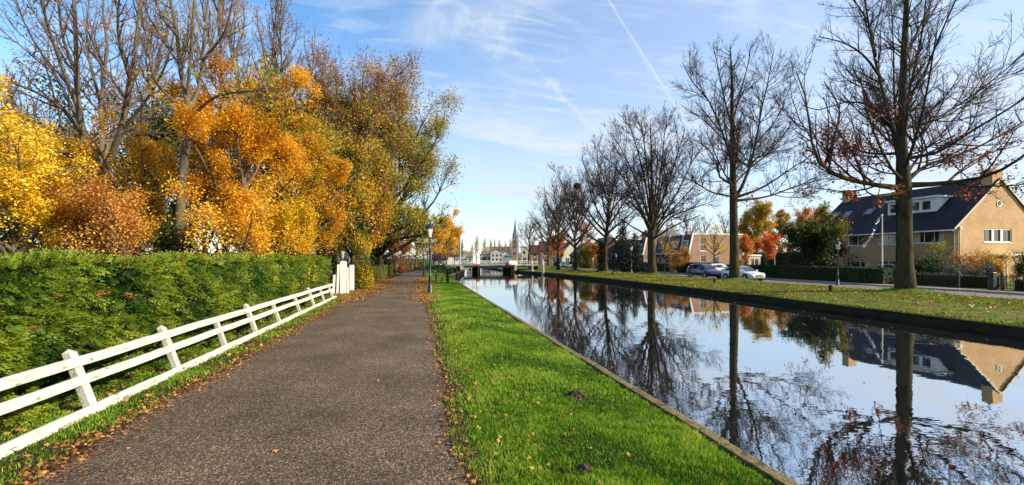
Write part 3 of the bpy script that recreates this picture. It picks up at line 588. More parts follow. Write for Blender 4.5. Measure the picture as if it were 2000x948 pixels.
# --- the three nearest bare trees, limbs laid out from the photograph
def near_tree(t, base, trunk_px, rad, limbs_px, seed, label, dens, leaves=None, tw=.009, **kw):
    b = P(base[0], t, z=0.0); tp = [list(P(x, t, y)) for x, y in trunk_px]; tp[0][2] = -.1
    tr = (np.array(tp) - np.array(b), np.array(rad)); L = []
    for r0, pts in limbs_px: L.append(px_poly(pts, t, r0 * .85, .025, 9, b, tp=.6))
    return make_tree('bare_tree', label, 'tree', b, tr, L, np.random.default_rng(seed), M['bark'], M['twig'], dens=dens, leaves=leaves, group=GB, tw=tw, **kw)
near_tree(24.9, (1769, 571), [(1769, 571), (1767, 520), (1766, 440), (1765, 370), (1762, 300), (1761, 240), (1764, 150), (1768, 60), (1774, -60), (1780, -190)],
          [.55, .40, .36, .38, .27, .20, .17, .15, .10, .03], [
    (.23, [(1762, 330), (1748, 270, .5), (1735, 220, .8), (1712, 130, 1), (1692, 20, 1.5), (1670, -120, 2)]),
    (.21, [(1760, 368), (1700, 360, -.6), (1640, 345, -1.2), (1600, 318, -2), (1583, 265, -2.4), (1576, 200, -2.6), (1555, 140, -3)]),
    (.10, [(1610, 325, -1.8), (1628, 270, -1.2), (1640, 215, -.6), (1610, 160, 0)]),
    (.21, [(1770, 362), (1850, 358, -1), (1925, 345, -2), (1985, 315, -3), (2040, 270, -4), (2110, 220, -5)]),
    (.17, [(1772, 352), (1812, 322, .5), (1880, 300, .8), (1960, 262, 1), (2050, 205, 1)]),
    (.14, [(1766, 310), (1830, 298, -1), (1900, 255, -2.5), (1990, 200, -4), (2080, 130, -5)]),
    (.13, [(1764, 250), (1812, 240, 1), (1880, 200, 2), (1960, 140, 3), (2050, 60, 4)]),
    (.11, [(1765, 200), (1802, 150, -1), (1840, 60, -2), (1885, -40, -3)]),
    (.09, [(1768, 110), (1798, 50, 1), (1842, -50, 2), (1880, -140, 2)]),
    (.11, [(1757, 300), (1700, 300, 1), (1660, 285, 2), (1628, 240, 3), (1608, 190, 3.5)]),
    (.10, [(1745, 235, 1), (1700, 206, 1), (1650, 200, 1.6), (1600, 215, 2), (1565, 205, 2)]),
    (.10, [(1725, 160, 1), (1690, 112, .6), (1650, 85, 0), (1600, 72, -.6)]),
    (.09, [(1710, 110, 1), (1698, 50, 2), (1668, 0, 3), (1630, -60, 4)]),
    (.10, [(1755, 374), (1720, 384, -1), (1692, 374, -2), (1686, 350, -2.4)]),
    (.14, [(1766, 330), (1785, 280, -2), (1808, 190, -4), (1830, 60, -6)]),
    (.13, [(1762, 300), (1748, 220, 2), (1745, 100, 4.5), (1740, 0, 6)]),
    (.12, [(1768, 345), (1800, 300, 2.5), (1850, 250, 5), (1910, 180, 7)]),
    (.12, [(1760, 350), (1735, 320, -2.5), (1700, 240, -4.5), (1680, 150, -6)]),
    (.12, [(1765, 280), (1776, 180, -1), (1800, 70, -2), (1815, -60, -2)]),
    (.10, [(1850, 358, -1), (1880, 330, 0), (1930, 300, 1), (1990, 285, 2)]),
], 21, 'huge bare oak with rust leaves on its low limbs, before the yellow brick house', (1.45, 3.0, 6.3),
    leaves=[dict(m=RUST, n=3000, size=.15, w=lambda p, z: np.clip((9.2 - p[:, 2]) / 3, 0, 1) * (np.abs(p[:, 0] * CS - p[:, 1] * SN) > .9) * (np.abs(np.sin(p[:, 0] * 1.2) * np.cos(p[:, 1] * .9)) ** 1.5), jit=.15, hs=.25)], lmax=4.2, ang=(45, 40, 38), tw=.008, smin1=.12)
near_tree(38.5, (1435, 548), [(1435, 548), (1434, 500), (1433, 430), (1432, 375), (1431, 300), (1430, 220), (1429, 150), (1426, 90)],
          [.50, .37, .33, .30, .22, .16, .10, .03], [
    (.22, [(1437, 385), (1456, 350), (1475, 285, .5), (1486, 220, 1), (1500, 160, 1), (1512, 95, 1)]),
    (.16, [(1440, 385), (1490, 366, -1), (1545, 330, -2), (1592, 300, -3)]),
    (.16, [(1440, 392), (1500, 384, 1), (1560, 362, 2), (1620, 348, 3)]),
    (.16, [(1430, 360), (1406, 346), (1400, 320, -.5), (1382, 290, -1), (1345, 268, -1.5)]),
    (.13, [(1430, 384), (1390, 376, -1), (1350, 352, -2), (1318, 345, -3)]),
    (.14, [(1430, 315), (1411, 260), (1386, 200, .5), (1352, 160, 1), (1335, 125, 1)]),
    (.11, [(1430, 250), (1414, 190), (1402, 130), (1393, 92)]), (.11, [(1431, 240), (1446, 180), (1460, 130), (1467, 88)]),
    (.12, [(1462, 330, .4), (1500, 300, 1), (1540, 250, 2), (1562, 200, 3)]), (.10, [(1475, 283, .5), (1518, 230, 1), (1545, 165, 1)]),
    (.13, [(1432, 350), (1440, 290, -3), (1450, 210, -6)]), (.13, [(1432, 340), (1420, 280, 3), (1412, 190, 6)]),
    (.12, [(1432, 365), (1410, 330, -4), (1380, 260, -7)]), (.12, [(1434, 360), (1470, 320, 4), (1510, 260, 6)]), (.10, [(1430, 290), (1380, 240, 2), (1345, 215, 4)]),
], 22, 'tall slender bare tree behind the white parked car', (2.2, 3.4, 6.2), leaves=[dict(m=RUST, n=350, size=.16, w=lambda p, z: np.clip((8 - p[:, 2]) / 2, 0, 1), jit=.15)], tw=.010, rmin=.016)
near_tree(52.0, (1274, 541), [(1274, 541), (1273, 510), (1272, 470), (1273, 440), (1274, 400), (1273, 340), (1272, 290), (1270, 240)],
          [.62, .47, .44, .42, .25, .16, .11, .04], [(.20, p) for p in [
    [(1270, 455), (1250, 415), (1212, 380, -1), (1165, 355, -2)], [(1270, 445), (1240, 385), (1205, 330, 1), (1168, 295, 1)], [(1271, 440), (1245, 360), (1215, 295, 0), (1195, 262)],
    [(1272, 430), (1257, 340, 1), (1238, 270, 2), (1228, 242, 2)], [(1273, 420), (1264, 330, -2), (1256, 265, -3), (1252, 238, -3)], [(1276, 430), (1290, 340, 1), (1297, 270, 1), (1302, 238, 1)],
    [(1277, 440), (1305, 360, -1), (1325, 295, -2), (1338, 252, -2)], [(1278, 448), (1318, 385, 1), (1350, 320, 2), (1372, 285, 2)], [(1278, 455), (1300, 425), (1345, 375, -1), (1385, 330, -2)],
    [(1279, 462), (1305, 428), (1350, 408, 1), (1400, 392, 2)], [(1275, 450), (1285, 400, -5), (1300, 320, -8)], [(1273, 450), (1262, 400, 5), (1245, 320, 8)], [(1275, 446), (1300, 400, 5), (1330, 330, 8)],
    [(1272, 446), (1245, 400, -4), (1225, 350, -7)], [(1274, 430), (1282, 350, 4), (1285, 280, 6)], [(1279, 465), (1320, 440, -3), (1370, 420, -5)], [(1268, 462), (1230, 440, 3), (1185, 410, 5)]]],
    23, 'broad fan shaped bare tree left of the blue parked car', (2.0, 3.3, 5.0), tw=.013, rmin=.022, lmax=3.6)
def bare(x, t, H, Wd, h0, seed, label, n=16, group=GB, tw=.014, dens=(1.8, 2.8, 3.6), tm=None, wm=None, leaves=None, name='bare_tree', z=0.0, **kw):
    rg_ = np.random.default_rng(seed); kl = {k: kw.pop(k) for k in ('rise', 'lean', 'fan', 'top', 'shape') if k in kw}
    tr, lm = auto_limbs(H, Wd, h0, n, rg_, kw.pop('r0', H * .024), **kl)
    return make_tree(name, label, 'tree', P(x, t, z=z), tr, lm, rg_, tm or M['bark'], wm or M['twigm'], dens=dens, group=group, tw=tw, leaves=leaves, **kw)
bare(1182, 60, 13.0, 12.5, .26, 31, 'leaning ivy sided bare tree behind the blue road sign', 22, rise=.28, fan=12, lean=(.02, 0), shape=.7, r0=.36)
t3 = bare(1123, 66, 11.6, 12.5, .27, 32, 'bare tree carrying a dark round nest near its top', 22, rise=.28, fan=10, shape=.7, r0=.30)
bare(1090, 75, 12.3, 11, .24, 33, 'bare tree just left of the tree with the nest', 20, rise=.3, fan=14, shape=.7, r0=.30)
bare(1070, 86, 10.0, 11.5, .30, 34, 'small bare tree between the mooring posts and the nest tree', 18, rise=.3, fan=10, shape=.7, r0=.26)
bare(1032, 125, 12.5, 9, .28, 35, 'grey bare tree on the bank just right of the church tower', 16, wm=M['twigl'], rise=.6, fan=16, tw=.03)
nb = np.random.default_rng(3); nn = 260; d = unit(nb.normal(size=(nn, 3))); ps = d * nb.uniform(.2, .55, (nn, 1)) * np.array([1, 1, .8]); dd = unit(np.cross(d, nb.normal(size=(nn, 3)))) * .35
v, f = tubes(np.stack([ps - dd, ps + dd * .1, ps + dd], 1), np.full((nn, 3), .02), 3)
o = obj('nest', np_mesh('nest', v, f), M['twig'], loc=P(1127, 66, 364)); tag(o, 'round dark stick nest high in a bare tree', 'nest')

# --- left side: woodland behind the hedge
GOLD = leafmat('golden_maple_leaves', [(.18, .075, .010), (.44, .19, .012), (.68, .33, .016), (.80, .45, .03), (.84, .58, .08)], .42)
YEL = leafmat('yellow_leaves', [(.28, .22, .015), (.60, .40, .015), (.80, .54, .03), (.88, .66, .10)], .42)
ORG = leafmat('orange_brown_leaves', [(.17, .07, .02), (.40, .17, .03), (.60, .29, .06), (.68, .42, .12)], .4)
OLV = leafmat('olive_leaves', [(.022, .045, .008), (.08, .12, .012), (.20, .23, .02), (.38, .31, .03), (.52, .32, .04)], .4)
BRN = leafmat('brown_seed_clusters', [(.09, .04, .02), (.28, .13, .04), (.46, .25, .08)], .3)
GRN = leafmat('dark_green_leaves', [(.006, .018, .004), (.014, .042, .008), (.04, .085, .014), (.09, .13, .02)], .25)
RED = leafmat('red_leaves', [(.18, .025, .012), (.50, .06, .015), (.68, .14, .02), (.68, .28, .05)], .4)
CON = leafmat('blue_green_needles', [(.006, .016, .010), (.018, .042, .024), (.05, .08, .045)], .15)
RUSTY = leafmat('copper_conifer_needles', [(.10, .025, .012), (.28, .07, .025), (.42, .15, .05)], .3)
# tall multi stem tree at the left, leaf clusters high up
def px_tree(name, label, t, basex, trunk_px, rad, limbs_px, seed, tm, wm, dens, leaves, tw=.008, **kw):
    b = P(basex, t, z=0.0); tp = [list(P(x, t, y)) for x, y in trunk_px]; tp[0][2] = -.1
    tr = (np.array(tp) - np.array(b), np.array(rad)); L = [px_poly(pts, t, r0, .02, 9, b) for r0, pts in limbs_px]
    return make_tree(name, label, 'tree', b, tr, L, np.random.default_rng(seed), tm, wm, dens=dens, leaves=leaves, tw=tw, **kw)
px_tree('bare_tree', 'tall many stemmed bare tree with pinkish brown leaf clusters, far left behind the hedge', 19, 188,
        [(188, 610), (186, 480), (182, 380), (178, 320), (165, 270), (152, 200), (150, 120), (146, 30), (140, -80), (130, -200)], [.34, .27, .25, .2, .13, .11, .09, .07, .05, .02], [
    (.13, [(186, 340), (200, 290), (196, 200, 1), (210, 100, 1), (200, 0, 1), (215, -120, 1)]),
    (.17, [(190, 350), (225, 290, -.5), (248, 200, -1), (262, 120, -1), (272, 20, -1), (290, -120, -1)]),
    (.13, [(190, 360), (210, 290, 2), (235, 230, 3), (300, 160, 4), (330, 60, 4)]),
    (.10, [(165, 270), (125, 215, -1), (70, 180, -2), (20, 160, -3), (-40, 120, -3)]),
    (.10, [(172, 300), (120, 260, 1), (60, 235, 2), (0, 215, 3)]), (.09, [(160, 250), (110, 150, 1), (60, 70, 2), (20, -20, 3)]),
    (.09, [(155, 220), (110, 100, -1), (80, 0, -2), (60, -100, -3)]), (.10, [(180, 340), (130, 300, -2), (60, 290, -3), (-30, 280, -4)]),
    (.08, [(235, 260, -.5), (290, 190, -1), (330, 110, -2), (345, 20, -2)]), (.08, [(150, 150), (120, 60, 0), (110, -60, 1)]),
    (.08, [(196, 200, 1), (170, 90, 2), (175, -20, 3)]), (.09, [(182, 350), (140, 330, 3), (90, 310, 5), (40, 300, 6)]),
    (.08, [(255, 160, -1), (230, 60, -2), (240, -60, -3)])], 41, M['barkl'], M['twigl'], (1.7, 3.0, 4.6),
    [dict(m=BRN, n=2600, size=.11, w=lambda p, z: np.abs(np.sin(p[:, 0] * 1.7) * np.sin(p[:, 2] * 1.3 + p[:, 1])) ** 3 * (p[:, 0] < 3), jit=.10)], tw=.007, ang=(40, 38, 40))
px_tree('bare_tree', 'slim pale barked tree forking high above the golden foliage, ivy round its foot', 15, 342,
        [(342, 650), (345, 520), (352, 420), (358, 330), (368, 250), (366, 200), (352, 130), (345, 60), (330, -20), (322, -160)], [.22, .17, .15, .13, .12, .095, .07, .055, .04, .015], [
    (.085, [(368, 215), (388, 175, .3), (395, 120, .5), (400, 50, .5), (415, -60, .5)]), (.06, [(366, 190), (372, 110, -.5), (378, 20, -1), (382, -90, -1)]),
    (.05, [(352, 130), (320, 80, .5), (290, 30, 1), (270, -40, 1)]), (.05, [(392, 150, .4), (430, 110, 1), (455, 50, 1.5), (470, -40, 2)]),
    (.05, [(366, 210), (330, 190, -1), (300, 150, -2), (290, 90, -2)]), (.05, [(372, 230), (420, 190, -1), (480, 180, -2), (560, 178, -2)]),
    (.05, [(395, 120, .5), (440, 60, -.5), (460, -30, -1)]), (.05, [(345, 70), (310, 20, 1), (300, -60, 2)])], 42, M['barkl'], M['twigl'], (2.0, 3.0, 4.6),
    [dict(m=OLV, n=900, size=.11, h0=.7, w=lambda p, z: (p[:, 2] < 7.5) * 1.0 + .02, jit=.15)], tw=.006, ang=(36, 36, 38))
# ivy round the slim tree's foot
def ivy(label, x, t, z0, z1, rad, n, seed, m=None, size=.09):
    q = np.random.default_rng(seed); b = P(x, t, z=0.0); a = q.uniform(0, 6.28, n); z = z0 + (z1 - z0) * q.random(n) ; r = rad * (.55 + .45 * np.sqrt(q.random(n))) * (1 + .35 * np.sin(z * 2.3 + a * 2)) * np.clip((z1 - z) / (z1 - z0) * 3, .3, 1)
    pos = np.stack([r * np.cos(a), r * np.sin(a), z], 1); V, F, H = leaf_geo(pos, size, q, .35 + .25 * np.sin(z * 3 + a) + q.normal(0, .2, n), flat=.1)
    st = thing('ivy', label, 'ivy', b); obj('foliage', np_mesh('foliage', V, F, H), m or GRN, st)
    mb = MB()
    for k in range(5): mb.tube([(rad * .3 * math.cos(k * 1.3 + s * .8), rad * .3 * math.sin(k * 1.3 + s * .8), -.05 + z1 * .9 * s / 8) for s in range(9)], .02, 5)
    mb.build('stem', M['barkl'], st); return st
ivy('dark ivy wrapped round the foot of the slim pale tree', 342, 15, 0, 3.9, .42, 3600, 1)
GW = 'trees in the wood behind the hedge'
def fol(m, n, size, **k): return dict(m=m, n=n, size=size, **k)
leafy('maple_tree', 'bright yellow maple at the far left edge above the hedge', 'tree', 25, 12, 5.2, 4.4, .22, 12, 51, [fol(YEL, 38000, .075, flat=.5, jit=.16, h0=.6)], r0=.08, dens=(2, 3, 3), group=GW)
leafy('maple_tree', 'thin golden maple with gaps showing the dim wood behind the yellow maple', 'tree', 112, 18, 6.4, 4.8, .2, 12, 252, [fol(GOLD, 15000, .08, flat=.6, jit=.16, h0=.62), fol(YEL, 3000, .11, flat=.5, jit=.2, h0=.45)], r0=.08, dens=(2, 3, 3), group=GW)
leafy('maple_tree', 'orange brown maple scrub with bare upright stems left of the slim tree', 'tree', 150, 13.5, 3.2, 4.4, .15, 12, 52, [fol(ORG, 15000, .075, flat=.5, jit=.2, h0=.5), fol(YEL, 5000, .075, flat=.5, jit=.2, h0=.45)], r0=.06, dens=(2, 3, 3), group=GW)
leafy('maple_tree', 'golden maple sapling between the many stemmed and the slim tree', 'tree', 275, 17, 6.2, 4.6, .22, 12, 53, [fol(GOLD, 28000, .075, flat=.6, jit=.14, h0=.66)], r0=.09, dens=(2, 3, 3), group=GW)
leafy('maple_tree', 'big golden orange maple right of the slim ivy footed tree', 'tree', 470, 17, 8.3, 6.2, .2, 20, 54, [fol(GOLD, 95000, .075, flat=.7, jit=.16, h0=.56)], r0=.15, dens=(2, 2.8, 3), group=GW)
leafy('maple_tree', 'amber maple with low reaching boughs, right of the big golden maple', 'tree', 585, 20, 7.0, 5.4, .3, 16, 55, [fol(GOLD, 50000, .08, flat=.7, jit=.16, h0=.5), fol(OLV, 8000, .12, h0=.7)], r0=.12, dens=(2, 2.8, 3), group=GW)
leafy('maple_tree', 'low yellow green maple bush just above the hedge below the amber maple', 'tree', 555, 17.5, 3.2, 3.2, .15, 12, 56, [fol(YEL, 15000, .08, flat=.5, jit=.18, h0=.4)], r0=.05, dens=(2, 3, 3), group=GW)
leafy('maple_tree', 'low golden maple bush just above the hedge below the big golden maple', 'tree', 440, 14, 3.1, 3.6, .15, 12, 57, [fol(GOLD, 13000, .08, flat=.5, jit=.18, h0=.7)], r0=.05, dens=(2, 3, 3), group=GW)
leafy('maple_tree', 'low orange maple bush at the hedge top beneath the many stemmed tree', 'tree', 245, 12.5, 3.0, 2.8, .15, 10, 58, [fol(ORG, 13000, .07, flat=.5, jit=.16, h0=.6)], r0=.05, dens=(2, 3, 3), group=GW)
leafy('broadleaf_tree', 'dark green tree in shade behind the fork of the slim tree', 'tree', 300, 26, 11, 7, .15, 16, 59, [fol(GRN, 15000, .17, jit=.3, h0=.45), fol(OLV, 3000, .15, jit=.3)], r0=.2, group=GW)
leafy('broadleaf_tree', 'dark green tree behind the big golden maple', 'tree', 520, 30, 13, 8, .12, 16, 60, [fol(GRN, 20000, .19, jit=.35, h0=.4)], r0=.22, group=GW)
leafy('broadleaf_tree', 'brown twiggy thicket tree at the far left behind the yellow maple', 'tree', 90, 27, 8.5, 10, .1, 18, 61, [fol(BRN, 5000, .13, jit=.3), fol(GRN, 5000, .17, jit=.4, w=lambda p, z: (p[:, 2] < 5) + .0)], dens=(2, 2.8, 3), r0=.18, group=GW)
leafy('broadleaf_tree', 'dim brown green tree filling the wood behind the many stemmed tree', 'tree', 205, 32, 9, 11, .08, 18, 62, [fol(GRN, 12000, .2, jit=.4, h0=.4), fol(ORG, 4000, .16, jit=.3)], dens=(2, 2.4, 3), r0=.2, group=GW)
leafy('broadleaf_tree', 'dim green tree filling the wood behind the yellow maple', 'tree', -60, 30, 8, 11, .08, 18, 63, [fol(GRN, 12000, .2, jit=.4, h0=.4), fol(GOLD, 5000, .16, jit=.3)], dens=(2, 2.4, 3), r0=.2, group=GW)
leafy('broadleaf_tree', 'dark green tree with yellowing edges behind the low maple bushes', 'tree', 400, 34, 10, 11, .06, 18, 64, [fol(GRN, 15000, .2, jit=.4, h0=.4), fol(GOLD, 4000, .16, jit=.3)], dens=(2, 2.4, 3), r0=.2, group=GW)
# tall brown hornbeam over the gate, its right neighbour reaching over the path
leafy('broadleaf_tree', 'tall olive tree with brown seed clusters at its top, above the white gate posts', 'tree', 690, 33, 13.4, 12.6, .12, 36, 65,
      [fol(OLV, 38000, .16, jit=.3, w=lambda p, z: np.clip((.84 - p[:, 2] / z) * 3, .05, 1), h0=.86, hf=lambda p, z: .12 * np.sin(p[:, 1]) - .25 * np.clip((p[:, 0] - 1.5) / 2, 0, 1)), fol(BRN, 34000, .12, jit=.25, w=lambda p, z: np.clip((p[:, 2] / z - .4) * 2, .0, 1), h0=.6), fol(GOLD, 13000, .15, jit=.3, w=lambda p, z: np.clip((.55 - p[:, 2] / z) * 3, 0, 1) * (np.sin(p[:, 0] * 1.2) > 0), h0=.4)],
      dens=(2, 2.8, 3.2), r0=.32, wm=M['twigl'], group=GW, rise=.5, lmax=3.5, fan=10)
leafy('broadleaf_tree', 'olive and ochre tree whose boughs lean right over the bend of the path', 'tree', 742, 40, 12.6, 16.5, .14, 36, 66,
      [fol(OLV, 56000, .16, jit=.32, h0=.64), fol(BRN, 6000, .13, jit=.25, h0=.5, w=lambda p, z: np.clip(p[:, 2] / z - .6, 0, 1))], dens=(1.8, 2.4, 3.2), r0=.34, tm=M['bark'], group=GW, rise=.25, lmax=3.5, lean=(.26, 0))
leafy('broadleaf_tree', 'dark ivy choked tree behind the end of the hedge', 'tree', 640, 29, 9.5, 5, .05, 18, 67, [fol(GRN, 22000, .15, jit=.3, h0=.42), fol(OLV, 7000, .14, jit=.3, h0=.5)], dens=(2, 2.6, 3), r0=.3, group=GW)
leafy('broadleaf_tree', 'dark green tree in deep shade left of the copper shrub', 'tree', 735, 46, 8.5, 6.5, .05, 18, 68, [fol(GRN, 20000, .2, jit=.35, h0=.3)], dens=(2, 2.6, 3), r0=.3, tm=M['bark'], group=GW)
leafy('broadleaf_tree', 'green and amber tree filling the gap above the amber maple', 'tree', 610, 27, 10.5, 6.5, .12, 18, 69, [fol(OLV, 15000, .15, jit=.3, h0=.5), fol(GOLD, 10000, .14, jit=.3, h0=.45)], dens=(2, 2.6, 3), r0=.2, wm=M['twigl'], group=GW)
ivy('yellow green ivy column beside the white gate posts', 707, 27.2, 0, 4.2, .55, 7500, 5, leafmat('yellow_ivy_leaves', [(.05, .07, .01), (.22, .2, .015), (.60, .42, .02), (.8, .55, .04)], .35), .10)
leafy('shrub', 'copper red conifer shrub behind the low trimmed hedge', 'shrub', 772, 52, 4.1, 5.4, .05, 16, 70, [fol(RUSTY, 15000, .15, jit=.2)], dens=(2, 3, 3), r0=.1)
# background bare poplars on the left
for i, (x, t, H, Wd, lab) in enumerate([(440, 28, 25.5, 6.0, 'tall bare tree standing tallest above the big golden maple'), (505, 30, 23, 5.4, 'straight bare tree above the amber maple'), (565, 31, 22.5, 5.4, 'bare tree rising from the gap between golden and brown crowns'),
                                        (622, 33, 20.5, 6.0, 'bare purple brown tree leaning over the brown crown'), (480, 34, 25, 5.0, 'thin bare tree behind the pair above the golden maple'), (320, 30, 23, 6, 'thin bare tree behind the slim pale tree'), (655, 35, 19.5, 5.5, 'bare tree with few seeds just left of the tall olive tree'), (20, 28, 15, 6, 'bare tree at the far left edge above the yellow maple')]):
    bare(x, t, H, Wd, .25, 80 + i, lab, 18, GW, tw=.011, dens=(1.9, 2.4, 3.2), tm=M['barkl'], wm=M['twigl'], rise=.9, fan=28, r0=.19, leaves=[fol(BRN, 450, .12)])
# far left bank trees
GF = 'autumn trees down the left bank'
leafy('broadleaf_tree', 'far yellow tree beyond the street lamps on the left bank', 'tree', 872, 95, 10.5, 8.5, .2, 16, 90, [fol(GOLD, 11000, .26, jit=.3, h0=.6)], tw=.02, group=GF)
leafy('broadleaf_tree', 'small far orange tree right behind the nearest lamp post', 'tree', 848, 80, 7.5, 6.0, .2, 16, 91, [fol(GOLD, 8000, .22, jit=.3, h0=.45)], tw=.02, group=GF)
leafy('broadleaf_tree', 'far pale green gold tree left of the steel masts', 'tree', 888, 120, 9.5, 8, .2, 16, 92, [fol(OLV, 8000, .3, jit=.3, h0=.8)], tw=.03, group=GF)
leafy('broadleaf_tree', 'far ochre tree left of the lamp posts behind the copper shrub', 'tree', 812, 75, 9, 8, .2, 16, 93, [fol(OLV, 9000, .25, jit=.3, h0=.75)], tw=.02, group=GF)
leafy('broadleaf_tree', 'far dark green tree just left of the bridge', 'tree', 878, 135, 7, 8, .1, 14, 94, [fol(GRN, 7000, .35, jit=.3, h0=.6)], tw=.03, group=GF)
# right side garden trees
GR = 'garden trees on the right'
leafy('broadleaf_tree', 'big yellow green tree behind the brick houses', 'tree', 1478, 92, 12.5, 9.5, .2, 18, 100, [fol(OLV, 18000, .30, jit=.35, h0=.84), fol(GOLD, 4500, .28, jit=.3, h0=.5)], tw=.02, group=GR)
leafy('broadleaf_tree', 'orange tree above the white garage', 'tree', 1520, 100, 12.5, 6, .2, 14, 101, [fol(ORG, 7000, .28, jit=.3, h0=.55), fol(OLV, 3000, .28, jit=.3, h0=.6)], tw=.02, group=GR)
leafy('broadleaf_tree', 'orange brown tree left of the big house roof, behind the dark bush', 'tree', 1568, 95, 12.2, 8.5, .2, 16, 102, [fol(ORG, 14000, .26, jit=.3, h0=.6)], tw=.02, group=GR)
leafy('broadleaf_tree', 'orange brown tree partly hidden by the left chimney of the big house', 'tree', 1612, 98, 12.0, 7.5, .2, 14, 103, [fol(ORG, 10000, .26, jit=.3, h0=.5)], tw=.02, group=GR)
leafy('broadleaf_tree', 'big dark green holly bush between hedge and big house', 'shrub', 1594, 44, 2.9, 6.4, .04, 28, 104, [fol(GRN, 26000, .17, jit=.25, h0=.34), fol(OLV, 5000, .15, jit=.2, h0=.5, w=lambda p, z: np.clip(p[:, 2] / z - .5, 0, 1)), fol(ORG, 4000, .15, jit=.25, h0=.3, nb=None, w=lambda p, z: (p[:, 0] > 1.0) * 1.0 + .1)], dens=(2, 2.8, 3), r0=.16, shape=.6)
leafy('shrub', 'scarlet round topped maple behind the white garage', 'shrub', 1492, 84, 4.2, 6.6, .3, 14, 105, [fol(RED, 11000, .2, jit=.25, h0=.65)], r0=.1, tw=.02)
leafy('shrub', 'orange red tree against the right end of the brick house', 'shrub', 1456, 64, 5.6, 2.9, .1, 16, 106, [fol(RED, 4500, .15, jit=.2, h0=.5), fol(ORG, 4500, .15, jit=.2, h0=.7)], r0=.1, tw=.014, rise=.8, fan=25)
leafy('small_tree', 'small trained tree with sparse yellow leaves before the brick house wall', 'tree', 1394, 59, 5.3, 4.6, .42, 12, 107, [fol(YEL, 1400, .13, jit=.2, h0=.35)], tm=M['bark'], r0=.13, tw=.014)
leafy('small_tree', 'small bare garden tree with one orange clump, before the mansard houses', 'tree', 1298, 60, 5.8, 4.6, .25, 14, 108, [fol(GOLD, 750, .14, jit=.2, h0=.5, w=lambda p, z: (p[:, 0] > .2) * (p[:, 2] < 4.4) + .05)], wm=M['twigl'], r0=.1, tw=.014)
leafy('small_tree', 'small green yellow espaliered tree before the shaded facade of the big house', 'tree', 1833, 37, 3.0, 2.0, .4, 10, 109, [fol(OLV, 800, .10, jit=.15, h0=.6)], r0=.06, tw=.010)
leafy('shrub', 'orange brown shrub against the sunlit gable of the big house', 'shrub', 1890, 36, 1.5, 2.6, .05, 14, 110, [fol(ORG, 5000, .09, jit=.15, h0=.4)], dens=(2, 3, 3), r0=.04, tw=.008)
leafy('shrub', 'yellow orange shrub in front of the porch of the big house', 'shrub', 1932, 36, 1.5, 3.0, .05, 14, 111, [fol(YEL, 3500, .10, jit=.15, h0=.3), fol(ORG, 3000, .10, jit=.15, h0=.7)], dens=(2, 3, 3), r0=.04, tw=.008)
leafy('shrub', 'dark evergreen shrub cut off by the right edge of the picture', 'shrub', 2000, 33, 1.8, 2.0, .05, 14, 112, [fol(GRN, 6000, .09, jit=.15, h0=.5)], dens=(2, 3, 3), r0=.05, tw=.008)
leafy('shrub', 'dark low evergreen shrub right of the big oak trunk', 'shrub', 1812, 35.5, 1.1, 2.8, .05, 14, 113, [fol(GRN, 8000, .09, jit=.15, h0=.5)], dens=(2, 3, 3), r0=.05, tw=.008)
for i, (x, lab) in enumerate(((1860, 'left clump of low grey lavender behind the black garden railing'), (1895, 'middle clump of low grey lavender below the orange shrub'), (1928, 'right clump of low grey lavender below the yellow orange shrub'))):
    leafy('lavender', lab, 'plant', x, 34.3, .75, 1.7, .02, 14, 115 + i, [fol(leafmat('grey_leaves', [(.05, .06, .05), (.12, .13, .11), (.2, .2, .18)], .2), 3000, .06, jit=.08)], dens=(3, 4, 4), r0=.02, tw=.006, group='lavender clumps in the garden of the big house')
leafy('shrub', 'low orange beech hedge shrub in front of the mansard house', 'shrub', 1325, 61.5, 1.15, 4.5, .04, 14, 118, [fol(ORG, 6000, .12, jit=.2, h0=.45)], dens=(2, 3, 3), r0=.04, tw=.01)
leafy('broadleaf_tree', 'orange beech behind the small bare trees near the bridge', 'tree', 1082, 120, 7.5, 8.0, .15, 14, 119, [fol(leafmat('orange_beech_leaves', [(.3, .08, .02), (.55, .17, .03), (.65, .26, .05)], .35), 9000, .3, jit=.3)], tw=.03, group=GR)
leafy('shrub', 'rust brown garden shrub left of the ivy sided tree', 'shrub', 1162, 72, 3.6, 3.6, .1, 14, 120, [fol(ORG, 5000, .18, jit=.25, h0=.35)], tw=.02)
leafy('shrub', 'green garden bush behind the small road sign', 'shrub', 1140, 74, 2.5, 4.2, .05, 14, 121, [fol(OLV, 5000, .18, jit=.25, h0=.4)], tw=.02)
leafy('broadleaf_tree', 'brown twiggy tree between the far gabled houses', 'tree', 1135, 110, 10.5, 9, .2, 16, 122, [fol(ORG, 2500, .25, jit=.3)], tw=.03, wm=M['twigl'], group=GR)
for i, (x, t, H, lab) in enumerate(((1340, 105, 11.5, 'bare tree behind the chimney of the mansard house'), (1375, 110, 12, 'bare tree behind the middle of the brick house roof'), (1415, 108, 12.5, 'bare tree behind the right end of the brick house roof'), (1975, 70, 13, 'bare tree behind the gable at the right edge'))):
    bare(x, t, H, 9, .2, 130 + i, lab, 14, 'bare trees behind the houses', tw=.022, wm=M['twigl'])
